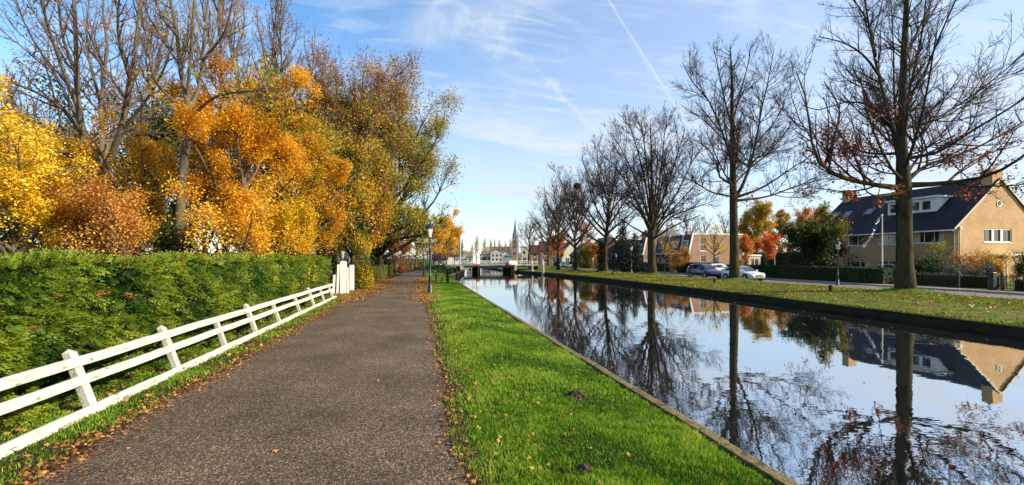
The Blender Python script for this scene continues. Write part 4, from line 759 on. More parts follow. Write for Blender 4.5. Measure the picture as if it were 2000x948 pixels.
# conifers: trunk plus drooping whorled branches with needles
def conifer(label, x, t, H, R, seed, m, n=9000, size=.2, group=None, p=1.0):
    q = np.random.default_rng(seed); b = P(x, t, z=-.1); r = thing('conifer', label, 'tree', b, group=group)
    z = np.sort(q.uniform(.03, .98, 190)); a = np.arange(190) * 2.399; ln = R * (1 - z) ** p * q.uniform(.7, 1.15, 190) + .08
    S_ = np.linspace(0, 1, 5); Pp = np.stack([np.stack([ln * s * np.cos(a), ln * s * np.sin(a), z * H + ln * (.10 * s - .45 * s * s)], 1) for s in S_], 1)
    v0, f0 = tubes(np.array([[(0, 0, 0), (0, 0, H * .5), (0, 0, H)]], float), np.array([[H * .022, H * .013, .02]]), 8); obj('trunk', np_mesh('trunk', v0, f0, smooth=True), M['bark'], r)
    v, f = tubes(Pp, np.full((190, 5), .02) * (1.2 - S_[None]), 4); obj('crown', np_mesh('crown', v, f), M['bark'], r)
    pw = ln / ln.sum(); i = q.choice(190, n, p=pw); s = np.sqrt(q.random(n)) * 3.99; k = s.astype(int); w = (s - k)[:, None]
    pos = Pp[i, k] * (1 - w) + Pp[i, k + 1] * w + q.normal(0, .09, (n, 3)) * (1 + R * .4); V, F, Hh = leaf_geo(pos, size, q, .4 + q.normal(0, .22, n), flat=.5)
    obj('foliage', np_mesh('foliage', V, F, Hh), m, r); return r
conifer('dark blue green spruce beside the blue road sign', 1216, 64, 7.8, 2.7, 1, CON, 5200, .22)
conifer('dark clipped spruce right of the tallest spruce', 1240, 64, 5.9, 2.0, 2, CON, 4500, .2, p=.8)
conifer('small cone shaped yew by the white garage', 1491, 76, 2.9, .75, 3, GRN, 4000, .14, p=.8)
conifer('dark ivy column on the left side of the leaning bare tree', 1175, 60.6, 4.5, .75, 4, CON, 4000, .16, p=.3)
# poplars far behind the church
GP_ = 'thin poplars behind the church'
q0 = None; PBK = mat('pale_poplar_twigs', [(.26, .18, .13), (.36, .26, .18)], 1, .9)
for i, (x, t, H, lab) in enumerate(((931, 290, 17, 'tallest thin brown poplar left of the church roof'), (946, 300, 16, 'thin poplar above the left end of the church roof'), (959, 305, 15.6, 'thin poplar left of the small church turret'), (976, 300, 15, 'thin poplar right of the small church turret'), (988, 310, 13.8, 'short poplar above the nave roof'), (997, 300, 15.5, 'poplar close to the left side of the church tower'), (922, 300, 12, 'low poplar left of the tallest one'))):
    if q0 is None: q0 = bare(x, t, 17, 6.5, .1, 150, lab, 30, GP_, tw=.05, rmin=.05, dens=(1.4, 1.8, 2.0), tm=PBK, wm=PBK, rise=1.0, fan=30, shape=.5, r0=.16)
    else: dup(q0, P(x, t, z=0), i * 1.1, lab, H / 17)
# ------------------------------------------------------------------ hedges
THUJA = leafmat('thuja_sprays', [(.006, .020, .003), (.020, .060, .005), (.070, .130, .008), (.155, .215, .012), (.27, .27, .025), (.30, .10, .03)], .22)
HEDG = leafmat('hedge_leaves', [(.012, .028, .006), (.03, .065, .012), (.07, .10, .02), (.13, .11, .03)], .25)
HEDY = leafmat('yellowing_hedge_leaves', [(.03, .05, .012), (.09, .10, .02), (.20, .17, .025), (.34, .22, .03)], .3)
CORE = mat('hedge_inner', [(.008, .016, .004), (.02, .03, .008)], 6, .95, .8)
def sprays(pos, d, size, q, hue, nl=9):
    n = len(pos); r = q.normal(size=(n, 3)); s = unit(np.cross(d, r)); nn = np.cross(d, s); sz = (size * q.uniform(.6, 1.3, n))[:, None]
    V = []; H = []
    for k in range(nl):
        f = (k // 2) / (nl / 2); sg = 1 if k % 2 else -1
        if k == nl - 1: f, sg = 1, 0
        b = pos + d * sz * f * .8 - nn * sz * .25 * f * f; ax = unit(d * .9 + s * sg * .75) if sg else d; L = sz * (.5 * (1 - .45 * f)); wv_ = unit(np.cross(ax, nn)) * sz * .075
        V.append(np.stack([b, b + ax * L * .5 + wv_, b + ax * L - nn * L * .18, b + ax * L * .5 - wv_], 1)); H.append(np.repeat(hue + q.normal(0, .05, n) + .08 * f, 4).reshape(n, 4))
    V = np.concatenate(V, 1).reshape(-1, 3); H = np.concatenate(H, 1).ravel(); return V, np.arange(len(V)).reshape(-1, 4), np.clip(H, 0, 1)
hq = np.random.default_rng(77)
hr = thing('hedge', 'long tall clipped green thuja hedge behind the white rail fence', 'hedge', (-4.5, 0, 0))
def bulge(y, z): return .05 * np.sin(y * 2.3 + 1.2 * np.sin(z * 3)) + .06 * np.sin(z * 5 + y * 1.3) + .04 * np.sin(y * 6.1 + z * 4)
def hedge_face(y0, y1, dens, size, nl):
    n = int((y1 - y0) * 2.0 * dens); y = hq.uniform(y0, y1, n); z = hq.uniform(.03, 1.93, n); bg_ = bulge(y, z)
    x = bg_ - .04 - .15 * hq.random(n) ** 2 - .10 * np.clip((z - 1.7) / .25, 0, 1); dark = (np.sin(y * 7 + 3 * np.sin(z * 5)) * np.sin(z * 8 + 2 * np.sin(y * 4)) > .45); x = x - dark * .15
    d = unit(np.stack([.9 + .2 * hq.normal(size=n), .25 * hq.normal(size=n) + .1, -.15 + .45 * hq.normal(size=n)], 1))
    hue = .36 + bg_ * 1.2 + .12 * np.sin(y * 3.3 + z * 2) + hq.normal(0, .10, n); hue = np.where(hq.random(n) < .008, .98, np.clip(hue, 0, .78))
    a = sprays(np.stack([x, y, z], 1), d, size, hq, hue, nl)
    n2 = int((y1 - y0) * 1.1 * dens * .8); y = hq.uniform(y0, y1, n2); x = -1.15 * hq.random(n2) ** 1.2; zt = 1.90 + .05 * np.sin(y * 2.1 + x * 3) + .03 * np.sin(y * 7)
    d2 = unit(np.stack([.35 + .5 * hq.normal(size=n2), .5 * hq.normal(size=n2), .8 + .3 * hq.normal(size=n2)], 1))
    b = sprays(np.stack([x, y, zt - .05 * hq.random(n2)], 1), d2, size * .9, hq, np.clip(.5 + hq.normal(0, .12, n2), 0, .8), nl); return [a, b]
hp = hedge_face(.8, 6.5, 900, .115, 9) + hedge_face(6.5, 12, 480, .15, 7) + hedge_face(12, 23.4, 260, .20, 5) + hedge_face(-1.2, .8, 500, .13, 7)
# the short end face next to the gate posts
n = 900; z = hq.uniform(.05, 1.9, n); x = hq.uniform(-1.1, 0, n)
hp.append(sprays(np.stack([x, np.full(n, 23.3), z], 1), unit(np.stack([.3 * hq.normal(size=n), .8 + 0 * x, .4 * hq.normal(size=n)], 1)), .18, hq, np.clip(.4 + hq.normal(0, .1, n), 0, .7), 5))
V, F, H = join(hp); obj('foliage', np_mesh('foliage', V, F, H), THUJA, hr)
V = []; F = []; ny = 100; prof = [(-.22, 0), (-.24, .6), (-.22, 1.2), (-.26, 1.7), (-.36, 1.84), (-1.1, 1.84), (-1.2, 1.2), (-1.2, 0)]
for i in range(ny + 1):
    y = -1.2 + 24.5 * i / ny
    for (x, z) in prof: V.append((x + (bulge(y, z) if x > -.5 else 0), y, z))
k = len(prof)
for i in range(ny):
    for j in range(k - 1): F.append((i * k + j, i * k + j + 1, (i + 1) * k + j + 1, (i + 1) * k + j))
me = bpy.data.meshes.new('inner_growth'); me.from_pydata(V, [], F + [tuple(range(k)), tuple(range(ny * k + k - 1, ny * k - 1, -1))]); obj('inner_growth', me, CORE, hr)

def hedge(label, pts, th, h, m, dens, size, seed, z0=0.0, group=None, h0=.4, hx=None):
    q = np.random.default_rng(seed); r = thing('hedge', label, 'hedge', (pts[0][0], pts[0][1], z0), group=group); o = np.array(pts[0])
    pp = np.array(pts, float) - o; Vs = []; core = MB(); P_ = []; Dn = []; hues = []
    for i in range(len(pp) - 1):
        a, b = pp[i], pp[i + 1]; L = np.linalg.norm(b - a); u = (b - a) / L; nrm = np.array([-u[1], u[0]])
        c = [(a + nrm * (th / 2 - .06)), (a - nrm * (th / 2 - .06)), (b - nrm * (th / 2 - .06)), (b + nrm * (th / 2 - .06))]
        core.add([(p[0], p[1], 0) for p in c] + [(p[0], p[1], h - .06) for p in c], [(0, 1, 2, 3), (7, 6, 5, 4), (0, 4, 5, 1), (1, 5, 6, 2), (2, 6, 7, 3), (3, 7, 4, 0)])
        for side in (-1, 1, 0, 2, 3):
            if side in (-1, 1): n = int(L * h * dens); s = q.random(n) * L; z = q.random(n) * h; off = side * (th / 2 - .04 * q.random(n)); xy = a + u * s[:, None] + nrm * off[:, None]; dn = np.tile([nrm[0] * side, nrm[1] * side, .1], (n, 1))
            elif side == 0: n = int(L * th * dens); s = q.random(n) * L; off = (q.random(n) - .5) * th; xy = a + u * s[:, None] + nrm * off[:, None]; z = h - .03 * q.random(n); dn = np.tile([0, 0, 1.], (n, 1))
            else:
                n = int(th * h * dens); off = (q.random(n) - .5) * th; z = q.random(n) * h; e = a if side == 2 else b; sg = -1 if side == 2 else 1; xy = e + nrm * off[:, None] + u * sg * .01; dn = np.tile([u[0] * sg, u[1] * sg, .1], (n, 1))
            z = z + .03 * np.sin(xy[:, 0] * 2 + xy[:, 1] * 3.1); P_.append(np.column_stack([xy, np.clip(z, .02, None)])); Dn.append(dn)
    pos = np.concatenate(P_); dn = np.concatenate(Dn); hue = h0 + .15 * np.sin(pos[:, 1] * .9 + pos[:, 0]) + .1 * np.sin(pos[:, 1] * 3.3) + q.normal(0, .15, len(pos)); pos = pos + q.normal(0, .025, pos.shape)
    if hx is not None: hue = hue + hx(pos)
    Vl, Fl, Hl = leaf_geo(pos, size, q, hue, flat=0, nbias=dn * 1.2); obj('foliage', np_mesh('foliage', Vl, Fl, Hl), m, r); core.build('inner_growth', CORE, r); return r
hedge('low yellowing trimmed hedge along the bend of the path, beyond the white gate posts', [(-3.85, 29), (-3.95, 38), (-3.7, 48), (-3.1, 60), (-1.7, 74), (.8, 90)], 1.0, 1.25, HEDY, 120, .13, 1, h0=.5)
hedge('dark trimmed hedge before the big yellow brick house, its end face sunlit', [(36.5, 27.6), (36.7, 46.5)], 1.1, 1.28, HEDG, 170, .11, 2, z0=-.1, h0=.35)
hedge('dark trimmed hedge behind the two parked cars', [(37.2, 48.5), (37.2, 57)], 1.0, 1.45, HEDG, 110, .13, 3, z0=-.1, h0=.3)
hedge('greener trimmed hedge left of the blue car below the mansard house', [(37.0, 58.5), (37.0, 70)], 1.0, 1.35, HEDG, 90, .15, 4, z0=-.1, h0=.5)
hedge('low dark hedge in front of the spruces', [(36.9, 71.5), (36.4, 84)], 1.0, 1.1, HEDG, 70, .18, 5, z0=-.1, h0=.3)
hedge('tall dim hedge behind the scarlet maple and the white garage', [tuple(P(1470, 96, z=0))[:2], tuple(P(1600, 80, z=0))[:2], tuple(P(1680, 76, z=0))[:2]], 1.5, 3.2, HEDG, 40, .3, 7, z0=-.1, h0=.4)
hedge('knee high clipped hedge just behind the black garden railings', [(37.4, 16.8), (37.4, 20.4)], .7, .75, HEDG, 200, .08, 8, z0=-.1, h0=.4)
hedge('low clipped hedge behind the lavender below the gable', [(38.2, 21.6), (38.2, 27.0)], .8, .85, HEDG, 200, .08, 9, z0=-.1, h0=.35)
hedge('far low hedge before the gardens near the bridge', [(35.8, 87), (33.5, 104)], 1.0, 1.2, HEDG, 50, .2, 6, z0=-.1, h0=.3)

# ------------------------------------------------------------------ white rail fence and gate posts
fr = thing('rail_fence', 'white three rail wooden fence leaning back against the green hedge', 'fence', (-4.0, 0, 0))
fq = random.Random(4); lean = .33
def fx(z): return -lean * z
for k, (z0, hh) in enumerate(((.0, .115), (.375, .108), (.60, .115))):
    segs = [(-1.4, 8.4), (8.4, 14.1), (14.1, 22.9)]
    for (a, b) in segs:
        mb = MB(); nn_ = int((b - a) / .5); V = []; F = []
        for i in range(nn_ + 1):
            y = a + (b - a) * i / nn_ + (.006 if i == 0 else -.006 if i == nn_ else 0); w = .005 * math.sin(y * 1.3 + k) + .003 * math.sin(y * 3.7 + 2 * k)
            for (dx, dz) in ((.045, 0), (.045, hh), (.013, hh), (.013, 0)): V.append((fx(z0 + dz) + dx, y, z0 + dz + w))
        for i in range(nn_):
            for j in range(4): F.append((i * 4 + j, i * 4 + (j + 1) % 4, (i + 1) * 4 + (j + 1) % 4, (i + 1) * 4 + j))
        F += [(3, 2, 1, 0), tuple(nn_ * 4 + j for j in range(4))]
        mb.add(V, F); mb.build('rail', M['whitew'], fr, bevel=.005)
py = [-.9, .9, 2.6, 4.5, 6.5, 8.5, 10.4, 12.2, 14.1, 16.4, 18.5, 20.4, 22.3]
for i, y in enumerate(py):
    big = i in (0, 2, 4, 5, 7, 10); w = .060 if big else .045; tz = .765 if big else .67
    mb = MB(); V = []
    for z, tw_ in ((-.15, w), (tz, w)):
        for (dx, dy) in ((.010, -tw_), (.010, tw_), (-.08, tw_), (-.08, -tw_)): V.append((fx(z) + dx, y + dy, z))
    V.append((fx(tz) - .045, y, tz + (.05 if big else .02)))
    mb.add(V, [(0, 1, 2, 3)[::-1], (0, 1, 5, 4), (1, 2, 6, 5), (2, 3, 7, 6), (3, 0, 4, 7), (4, 5, 8), (5, 6, 8), (6, 7, 8), (7, 4, 8)]); mb.build('post', M['whitew'], fr, bevel=.004)
gp = thing('gate_post', 'broad white rounded gate post at the end of the rail fence with slanting side boards', 'gate post', P(670, 23.9, z=0))
def board(w, h, th, rnd, x0=0, y0=0, tilt=0):
    pts = []
    for (x, z) in ((-w / 2, 0), (w / 2, 0), (w / 2, h - rnd), (w / 2 - rnd * .3, h - rnd * .3), (w / 2 - rnd, h), (-w / 2 + rnd, h), (-w / 2 + rnd * .3, h - rnd * .3), (-w / 2, h - rnd)): pts.append((x0 + x + tilt * z, y0, z))
    return MB().prism(pts, (0, th, 0))
board(.33, 1.80, .16, .08).build('post', M['white'], gp, bevel=.008)
board(.12, 1.62, .05, .02, -.30, -.02, .04).build('board', M['white'], gp, bevel=.004); board(.10, 1.45, .05, .02, .26, .0, -.02).build('board', M['white'], gp, bevel=.004)
board(.12, 1.05, .05, .02, -.50, -.02, .05).build('board', M['white'], gp, bevel=.004)
g2 = thing('gate_post', 'plain square white gate post standing right of the broad rounded one', 'gate post', P(686.5, 26.3, z=0)); board(.25, 1.55, .22, .015).build('post', M['white'], g2, bevel=.008)

# ------------------------------------------------------------------ street lamps
GL = bpy.data.materials.new('lantern_glass'); GL.use_nodes = True; _b = GL.node_tree.nodes['Principled BSDF']; _b.inputs['Base Color'].default_value = (.75, .74, .66, 1); _b.inputs['Roughness'].default_value = .15; _b.inputs['Transmission Weight'].default_value = .55
lamp = thing('street_lamp', 'tall black lantern street lamp nearest on the left bank, standing on the lawn', 'street lamp', P(840, 24.2, z=0), .3, 'black lantern street lamps')
MB().lathe([(.13, 0), (.13, .06), (.115, .08), (.115, .42), (.09, .46), (.075, .55), (.07, .9), (.085, .93), (.06, .97), (.052, 1.6), (.045, 2.5), (.06, 2.53), (.04, 2.57), (.036, 3.0), (.05, 3.04), (.04, 3.08)], n=12).tube([(-.22, 0, 2.72), (.22, 0, 2.72)], .016, 6).build('post', M['dark'], lamp)
lf = MB(); 
for i in range(4):
    a = math.pi / 4 + i * math.pi / 2; c, s = math.cos(a), math.sin(a); lf.tube([(.105 * c, .105 * s, 3.12), (.205 * c, .205 * s, 3.62)], .013, 5)
lf.lathe([(.05, 3.06), (.125, 3.10), (.125, 3.13)], n=4, smooth=False, rot=math.pi / 4); lf.lathe([(.235, 3.62), (.24, 3.65), (.17, 3.76), (.09, 3.84), (.085, 3.90), (.03, 3.93), (.03, 3.99), (.045, 4.02), (.008, 4.10)], n=8, smooth=False)
lf.build('lantern_frame', M['dark'], lamp); MB().lathe([(.108, 3.13), (.20, 3.615)], n=4, smooth=False, rot=math.pi / 4).build('lantern_glass', GL, lamp)
MB().lathe([(.02, 3.3), (.035, 3.34), (.035, 3.42), (.02, 3.46)], n=8).build('bulb', M['white'], lamp)
dup(lamp, P(827.5, 46, z=0), .2, 'second black lantern street lamp along the path edge, left of the nearest one', .86)
dup(lamp, P(835, 68, z=0), .2, 'third smaller black lantern street lamp, partly behind the nearest lamp post')
dup(lamp, P(885, 84, z=0), .2, 'distant black lantern street lamp close to the left end of the bridge')
dup(lamp, P(1636, 32.0, z=-.02), .5, 'black lantern street lamp on the far bank before the dark hedge and holly bush', .84)
dup(lamp, P(1233, 58, z=-.05), .5, 'black lantern street lamp on the far bank beside the spruces', .98)
gl = thing('globe_lamp', 'tall saucer topped street lamp between the red maple and the holly bush', 'street lamp', P(1513, 68, z=-.1))
MB().lathe([(.08, 0), (.08, 1), (.05, 1.02), (.045, 3.3), (.16, 3.4)], n=8).build('post', M['steel'], gl); MB().lathe([(.16, 3.4), (.36, 3.55), (.40, 3.7)], n=12).build('lamp_glass', M['white'], gl); MB().lathe([(.42, 3.7), (.43, 3.76), (.2, 3.95), (.03, 4.0)], n=12).build('lamp_hood', M['wood'], gl)
# little entrance lantern behind the gate posts
el = thing('garden_lantern', 'small grey lantern on a pole just above the broad white gate post', 'lantern', P(669, 25.2, z=0))
MB().lathe([(.03, 0), (.03, 1.95), (.07, 1.98)], n=8).build('post', M['steel'], el); MB().lathe([(.055, 1.98), (.095, 2.24), (.105, 2.26), (.02, 2.38)], n=6, smooth=False).build('lantern', M['concrete'], el)

# ------------------------------------------------------------------ bench, posts, signs
be = thing('park_bench', 'dark wooden park bench on the lawn facing the canal, right of the nearest lamp', 'bench', P(852, 35.5, z=0), -.1)
for y in (-.75, .75):
    MB().box((-.04, y - .03, 0), (.03, y + .03, .85)).build('leg', M['dark'], be); MB().box((.42, y - .03, 0), (.48, y + .03, .42)).build('leg', M['dark'], be)
s_ = MB()
for i in range(4): s_.box((.03 + .12 * i, -.9, .43), (.13 + .12 * i, .9, .47))
s_.build('seat', M['wood'], be); s_ = MB()
for i in range(3): s_.box((-.09 - .02 * i, -.9, .56 + .14 * i), (-.055 - .02 * i, .9, .67 + .14 * i))
s_.build('backrest', M['wood'], be)
tag(MB().lathe([(.11, -.2), (.12, .6), (.10, 1.08), (.03, 1.12)], n=9, smooth=False).build('mooring_post', M['darkwood'], loc=P(874.5, 33.5, z=0)), 'dark timber post at the lawn edge right of the bench', 'post')
MP = mat('bleached_pole', [(.20, .19, .15), (.45, .43, .38)], 4, .8, .4, stretch=(1, 1, .3))
for (x, t, h, w_, lab) in ((1040, 71, 2.0, .20, 'left leaning bleached mooring pole standing in the water by the far bank'), (1061, 66, 2.5, .24, 'right taller bleached mooring pole standing in the water by the far bank')):
    o = MB().tube([(0, 0, -1.1), (-.06, 0, h * .5), (-.16, 0, h)], [w_, w_ * .9, w_ * .75], 8).build('mooring_post', MP, loc=P(x, t, z=-.4)); tag(o, lab, 'post')
for (x, t, h, lab, z) in ((1622, 26.3, .34, 'short black wooden marker post on the grass left of the big oak', .0), (1395, 35.6, .30, 'short dark marker post on the grass below the blue car', .0), (1196, 52, .35, 'short dark marker post on the grass below the blue sign', .0)):
    tag(MB().box((-.07, -.07, -.1), (.07, .07, h)).build('marker_post', M['darkwood'], bevel=.012, loc=P(x, t, z=z)), lab, 'post')
BL = mat('blue_sign_face', [(.01, .05, .30), (.012, .055, .34)], 2, .4); RDM = mat('red_paint', [(.45, .03, .02), (.36, .025, .02)], 3, .45)
sg = thing('road_sign', 'square blue sign with a white symbol on a grey pole beside the leaning tree', 'sign', P(1203, 66, z=-.1)); MB().tube([(0, 0, 0), (0, 0, 3.1)], .04, 8).build('pole', M['steel'], sg)
MB().box((-.33, -.06, 2.15), (.33, -.045, 2.95)).build('sign_plate', BL, sg, bevel=.004); sym = MB().box((-.20, -.066, 2.24), (.20, -.0612, 2.52)); sym.lathe([(.08, 0), (.08, .004)], c=(0, 0, 0), n=3); sym.v = [v for v in sym.v]
sb = MB().box((-.20, -.066, 2.24), (.20, -.0612, 2.50)); sb.prism([(-.20, -.066, 2.54), (.20, -.066, 2.54), (0, -.066, 2.80)], (0, .0048, 0)); sb.build('sign_symbol', M['white'], sg)
sg = thing('road_sign', 'round blue sign on a grey pole just left of the broad fan shaped tree', 'sign', P(1267, 54, z=-.1)); MB().tube([(0, 0, 0), (0, 0, 2.5)], .035, 8).build('pole', M['steel'], sg)
a = MB(); a.prism([(.32 * math.cos(i * math.pi / 10), -.05, 2.2 + .32 * math.sin(i * math.pi / 10)) for i in range(20)], (0, .02, 0)); a.build('sign_plate', BL, sg)
for (x, t, h, lab) in ((1158, 68, 2.1, 'thin grey sign pole with a small plate left of the leaning tree'), (1173, 66, 1.7, 'thin white pole close to the left side of the leaning tree')):
    sg = thing('sign_pole', lab, 'pole', P(x, t, z=-.05)); MB().tube([(0, 0, 0), (0, 0, h)], .04, 8).build('pole', M['white'] if x > 1160 else M['steel'], sg); MB().box((-.14, -.05, h - .35), (.14, -.03, h)).build('plate', M['concrete'], sg)
for (x, t, lab) in ((868, 62, 'dark litter bin on a post on the left bank beyond the bench'), (857, 78, 'small dark bin on a post farther along the left bank')):
    sg = thing('litter_bin', lab, 'bin', P(x, t, z=0)); MB().lathe([(.04, 0), (.04, .6)], n=8).build('post', M['dark'], sg); MB().lathe([(.18, .55), (.22, .6), (.24, 1.15), (.1, 1.25)], n=12).build('bin_body', M['dark'], sg)
for i, (x, lab) in enumerate(((879, 'nearest of three low dark quay bollards before the bridge, left bank'), (889, 'middle one of three low dark quay bollards before the bridge, left bank'), (897, 'farthest of three low dark quay bollards before the bridge, left bank'))):
    tag(MB().lathe([(.14, -.1), (.12, .5), (.15, .55), (.1, .62)], n=10).build('bollard', M['darkwood'], loc=P(x, 56 + 6 * i, z=0)), lab, 'bollard', 'quay bollards before the bridge')

# ------------------------------------------------------------------ flag pole and pennant
fp = thing('flagpole', 'white flagpole behind the trimmed hedge of the big house', 'flagpole', P(1723, 36.3, z=-.1)); MB().lathe([(.06, 0), (.055, 2), (.04, 5.6), (.07, 5.66), (.02, 5.75)], n=10).build('pole', M['white'], fp)
pth = [P(x, 36.1 + d, y) for x, y, d in ((1722, 421, 0), (1714, 431, -.1), (1707, 450, .1), (1701, 463, -.1), (1692, 476, .1), (1684, 486, 0))]
cp = catmull([list(p) for p in pth], 40); cp = cp - np.array(pth[0]); V = []; F = []
for i, p in enumerate(cp):
    a = i * .62; w = .11 + .05 * math.sin(i * .9); dx = Vector((math.cos(a), math.sin(a), .15)) * w; q = Vector(p); nrm = Vector((-math.sin(a), math.cos(a), 0)) * .006
    V += [q - dx - nrm, q + dx - nrm, q + dx + nrm, q - dx + nrm]
for i in range(39):
    for j in range(4): F.append((4 * i + j, 4 * i + (j + 1) % 4, 4 * i + 4 + (j + 1) % 4, 4 * i + 4 + j))
F += [(3, 2, 1, 0), (156, 157, 158, 159)]
PEN = mat('pennant_cloth', [(.75, .74, .70, 0), (.72, .70, .66, .45), (.10, .13, .30, .6), (.08, .1, .26, 1)], 3.2, .8); m_ = MB().add(V, F, True).build('pennant', PEN, loc=pth[0]); tag(m_, 'long twisted white and blue pennant hanging from the flagpole', 'flag')

# ------------------------------------------------------------------ iron garden railings
def railing(label, p0, p1, h, npk, m=None, z=-.1, gp_=None):
    r = thing('garden_railing', label, 'railing', (p0[0], p0[1], z), group=gp_); d = Vector((p1[0] - p0[0], p1[1] - p0[1], 0)); a = MB()
    for zz_ in (.15, h * .82): a.tube([(0, 0, zz_), (d.x, d.y, zz_)], .018, 6)
    a.build('rail', m or M['dark'], r)
    for i in range(npk): q = d * ((i + .5) / npk); MB().tube([(q.x, q.y, 0), (q.x, q.y, h * .95), (q.x, q.y, h)], [.014, .014, .003], 5).build('picket', m or M['dark'], r)
    for q in (Vector((0, 0, 0)), d): MB().box((q.x - .05, q.y - .05, 0), (q.x + .05, q.y + .05, h * 1.08)).build('post', m or M['dark'], r, bevel=.008)
railing('black iron garden railing before the lavender and orange shrubs', (36.4, 22.9), (36.4, 25.6), 1.05, 18)
railing('black iron gate leaf standing ajar at the right edge of the picture', (36.2, 17.4), (36.2, 20.5), 1.1, 20)
tag(MB().box((-.16, -.16, 0), (.16, .16, 1.15)).build('gate_pillar', M['dark'], bevel=.02, loc=(36.2, 21.0, -.1)), 'squat black gate pillar between the two garden railings', 'post')

# ------------------------------------------------------------------ buildings
def V3(*a): return Vector(a)
def wall_grid(mb, o, u, nrm, W_, H_, ops, depth=.14):
    xs = sorted({0, W_} | {v for q in ops for v in (q[0], q[0] + q[2])}); zs = sorted({0, H_} | {v for q in ops for v in (q[1], q[1] + q[3])})
    pt = lambda x, z, d=0: o + u * x + V3(0, 0, z) + nrm * d
    for i in range(len(xs) - 1):
        for j in range(len(zs) - 1):
            cx_, cz_ = (xs[i] + xs[i + 1]) / 2, (zs[j] + zs[j + 1]) / 2
            if any(q[0] < cx_ < q[0] + q[2] and q[1] < cz_ < q[1] + q[3] for q in ops): continue
            mb.quad(pt(xs[i], zs[j]), pt(xs[i + 1], zs[j]), pt(xs[i + 1], zs[j + 1]), pt(xs[i], zs[j + 1]))
    for (x, z, w, h) in [q[:4] for q in ops]:
        c = [(x, z), (x + w, z), (x + w, z + h), (x, z + h)]
        for k in range(4): a, b = c[k], c[(k + 1) % 4]; mb.quad(pt(*a), pt(*b), pt(*b, -depth), pt(*a, -depth))
        mb.quad(*[pt(p[0], p[1], -depth) for p in c])
def obox(mb, o, u, nrm, x0, x1, z0, z1, d0, d1):
    pt = lambda x, z, d: o + u * x + V3(0, 0, z) + nrm * d
    mb.add([pt(x0, z0, d0), pt(x1, z0, d0), pt(x1, z0, d1), pt(x0, z0, d1), pt(x0, z1, d0), pt(x1, z1, d0), pt(x1, z1, d1), pt(x0, z1, d1)],
           [(0, 3, 2, 1), (4, 5, 6, 7), (0, 1, 5, 4), (1, 2, 6, 5), (2, 3, 7, 6), (3, 0, 4, 7)])
def window(par, o, u, nrm, x, z, w, h, cols=1, rows=1, fm=None, gm=None, dep=.11, fw=.07, sill=True, name='window', curtain=False):
    fm = fm or M['white']; a = MB(); d0, d1 = -dep, -dep + .06
    obox(a, o, u, nrm, x, x + fw, z, z + h, d0, d1); obox(a, o, u, nrm, x + w - fw, x + w, z, z + h, d0, d1)
    obox(a, o, u, nrm, x + fw, x + w - fw, z, z + fw, d0, d1); obox(a, o, u, nrm, x + fw, x + w - fw, z + h - fw, z + h, d0, d1)
    for i in range(1, cols): c = x + w * i / cols; obox(a, o, u, nrm, c - fw / 2, c + fw / 2, z + fw, z + h - fw, d0, d1 - .005)
    for i in range(1, rows): c = z + h * i / rows; obox(a, o, u, nrm, x + fw, x + w - fw, c - fw / 3, c + fw / 3, d0, d1 - .01)
    f = a.build(name, fm, par); pt = lambda x_, z_, d: o + u * x_ + V3(0, 0, z_) + nrm * d
    MB().quad(pt(x + .01, z + .01, d0 + .02), pt(x + w - .01, z + .01, d0 + .02), pt(x + w - .01, z + h - .01, d0 + .02), pt(x + .01, z + h - .01, d0 + .02)).build('pane', gm or M['glass'], f)
    if curtain:
        for s0 in (x + fw, x + w - fw - w * .16): cu = MB(); obox(cu, o, u, nrm, s0, s0 + w * .16, z + fw, z + h - fw, d0 + .022, d0 + .026); cu.build('curtain', M['cream'], f)
    if sill: b = MB(); obox(b, o, u, nrm, x - .05, x + w + .05, z - .07, z - .004, -dep + .01, .05); b.build('sill', M['white'], f)
    return f
XU, YU, NX, NY = V3(1, 0, 0), V3(0, 1, 0), V3(-1, 0, 0), V3(0, -1, 0)
# big yellow brick house
W1, L1, E1, R1 = 10.2, 14.6, 4.95, 9.25
hs = thing('house', 'big yellow brick house with steep dark tiled roof and two chimneys', 'house', (46.5, 29.4, -.1)); O = V3(0, 0, 0)
gab = [(3.25, 3.5, 3.35, 1.25), (4.6, 0, 1.0, 2.15)]
fac = [(.95, 3.5, 2.4, 1.25), (3.75, 2.75, .62, 1.9), (4.8, 3.45, 1.95, 1.15), (7.85, 3.45, 2.1, 1.15), (11.2, 3.45, 1.9, 1.15), (4.8, .65, 1.9, 1.15), (7.6, .65, 3.1, 1.1), (1.1, .7, 1.5, 1.3), (3.6, 0.05, .9, 2.1)]
wb = MB(); wall_grid(wb, O, XU, NY, W1, E1, gab); wall_grid(wb, V3(0, 0, 0), YU, NX, L1, E1, fac)
wb.quad(V3(0, 0, E1), V3(W1, 0, E1), V3(W1 / 2, 0, R1)); wb.quad(V3(0, L1, 0), V3(W1, L1, 0), V3(W1, L1, E1), V3(W1 / 2, L1, R1), V3(0, L1, E1)); wb.quad(V3(W1, 0, 0), V3(W1, L1, 0), V3(W1, L1, E1), V3(W1, 0, E1))
wb.build('wall', M['brick'], hs)
sl_ = (R1 - E1) / (W1 / 2); rf = MB(); ov = .45
for sgn in (0, 1):
    fx_ = (lambda x: x) if sgn == 0 else (lambda x: W1 - x)
    a = [V3(fx_(-ov), -.12, E1 - ov * sl_), V3(fx_(-ov), L1 + .12, E1 - ov * sl_), V3(fx_(W1 / 2), L1 + .12, R1), V3(fx_(W1 / 2), -.12, R1)]
    b = [p + V3(0, 0, .14) for p in a]; rf.add(a + b, [(0, 1, 2, 3), (7, 6, 5, 4), (0, 4, 5, 1), (1, 5, 6, 2), (2, 6, 7, 3), (3, 7, 4, 0)])
rfo = rf.build('roof', M['slate'], hs)
vb = MB()
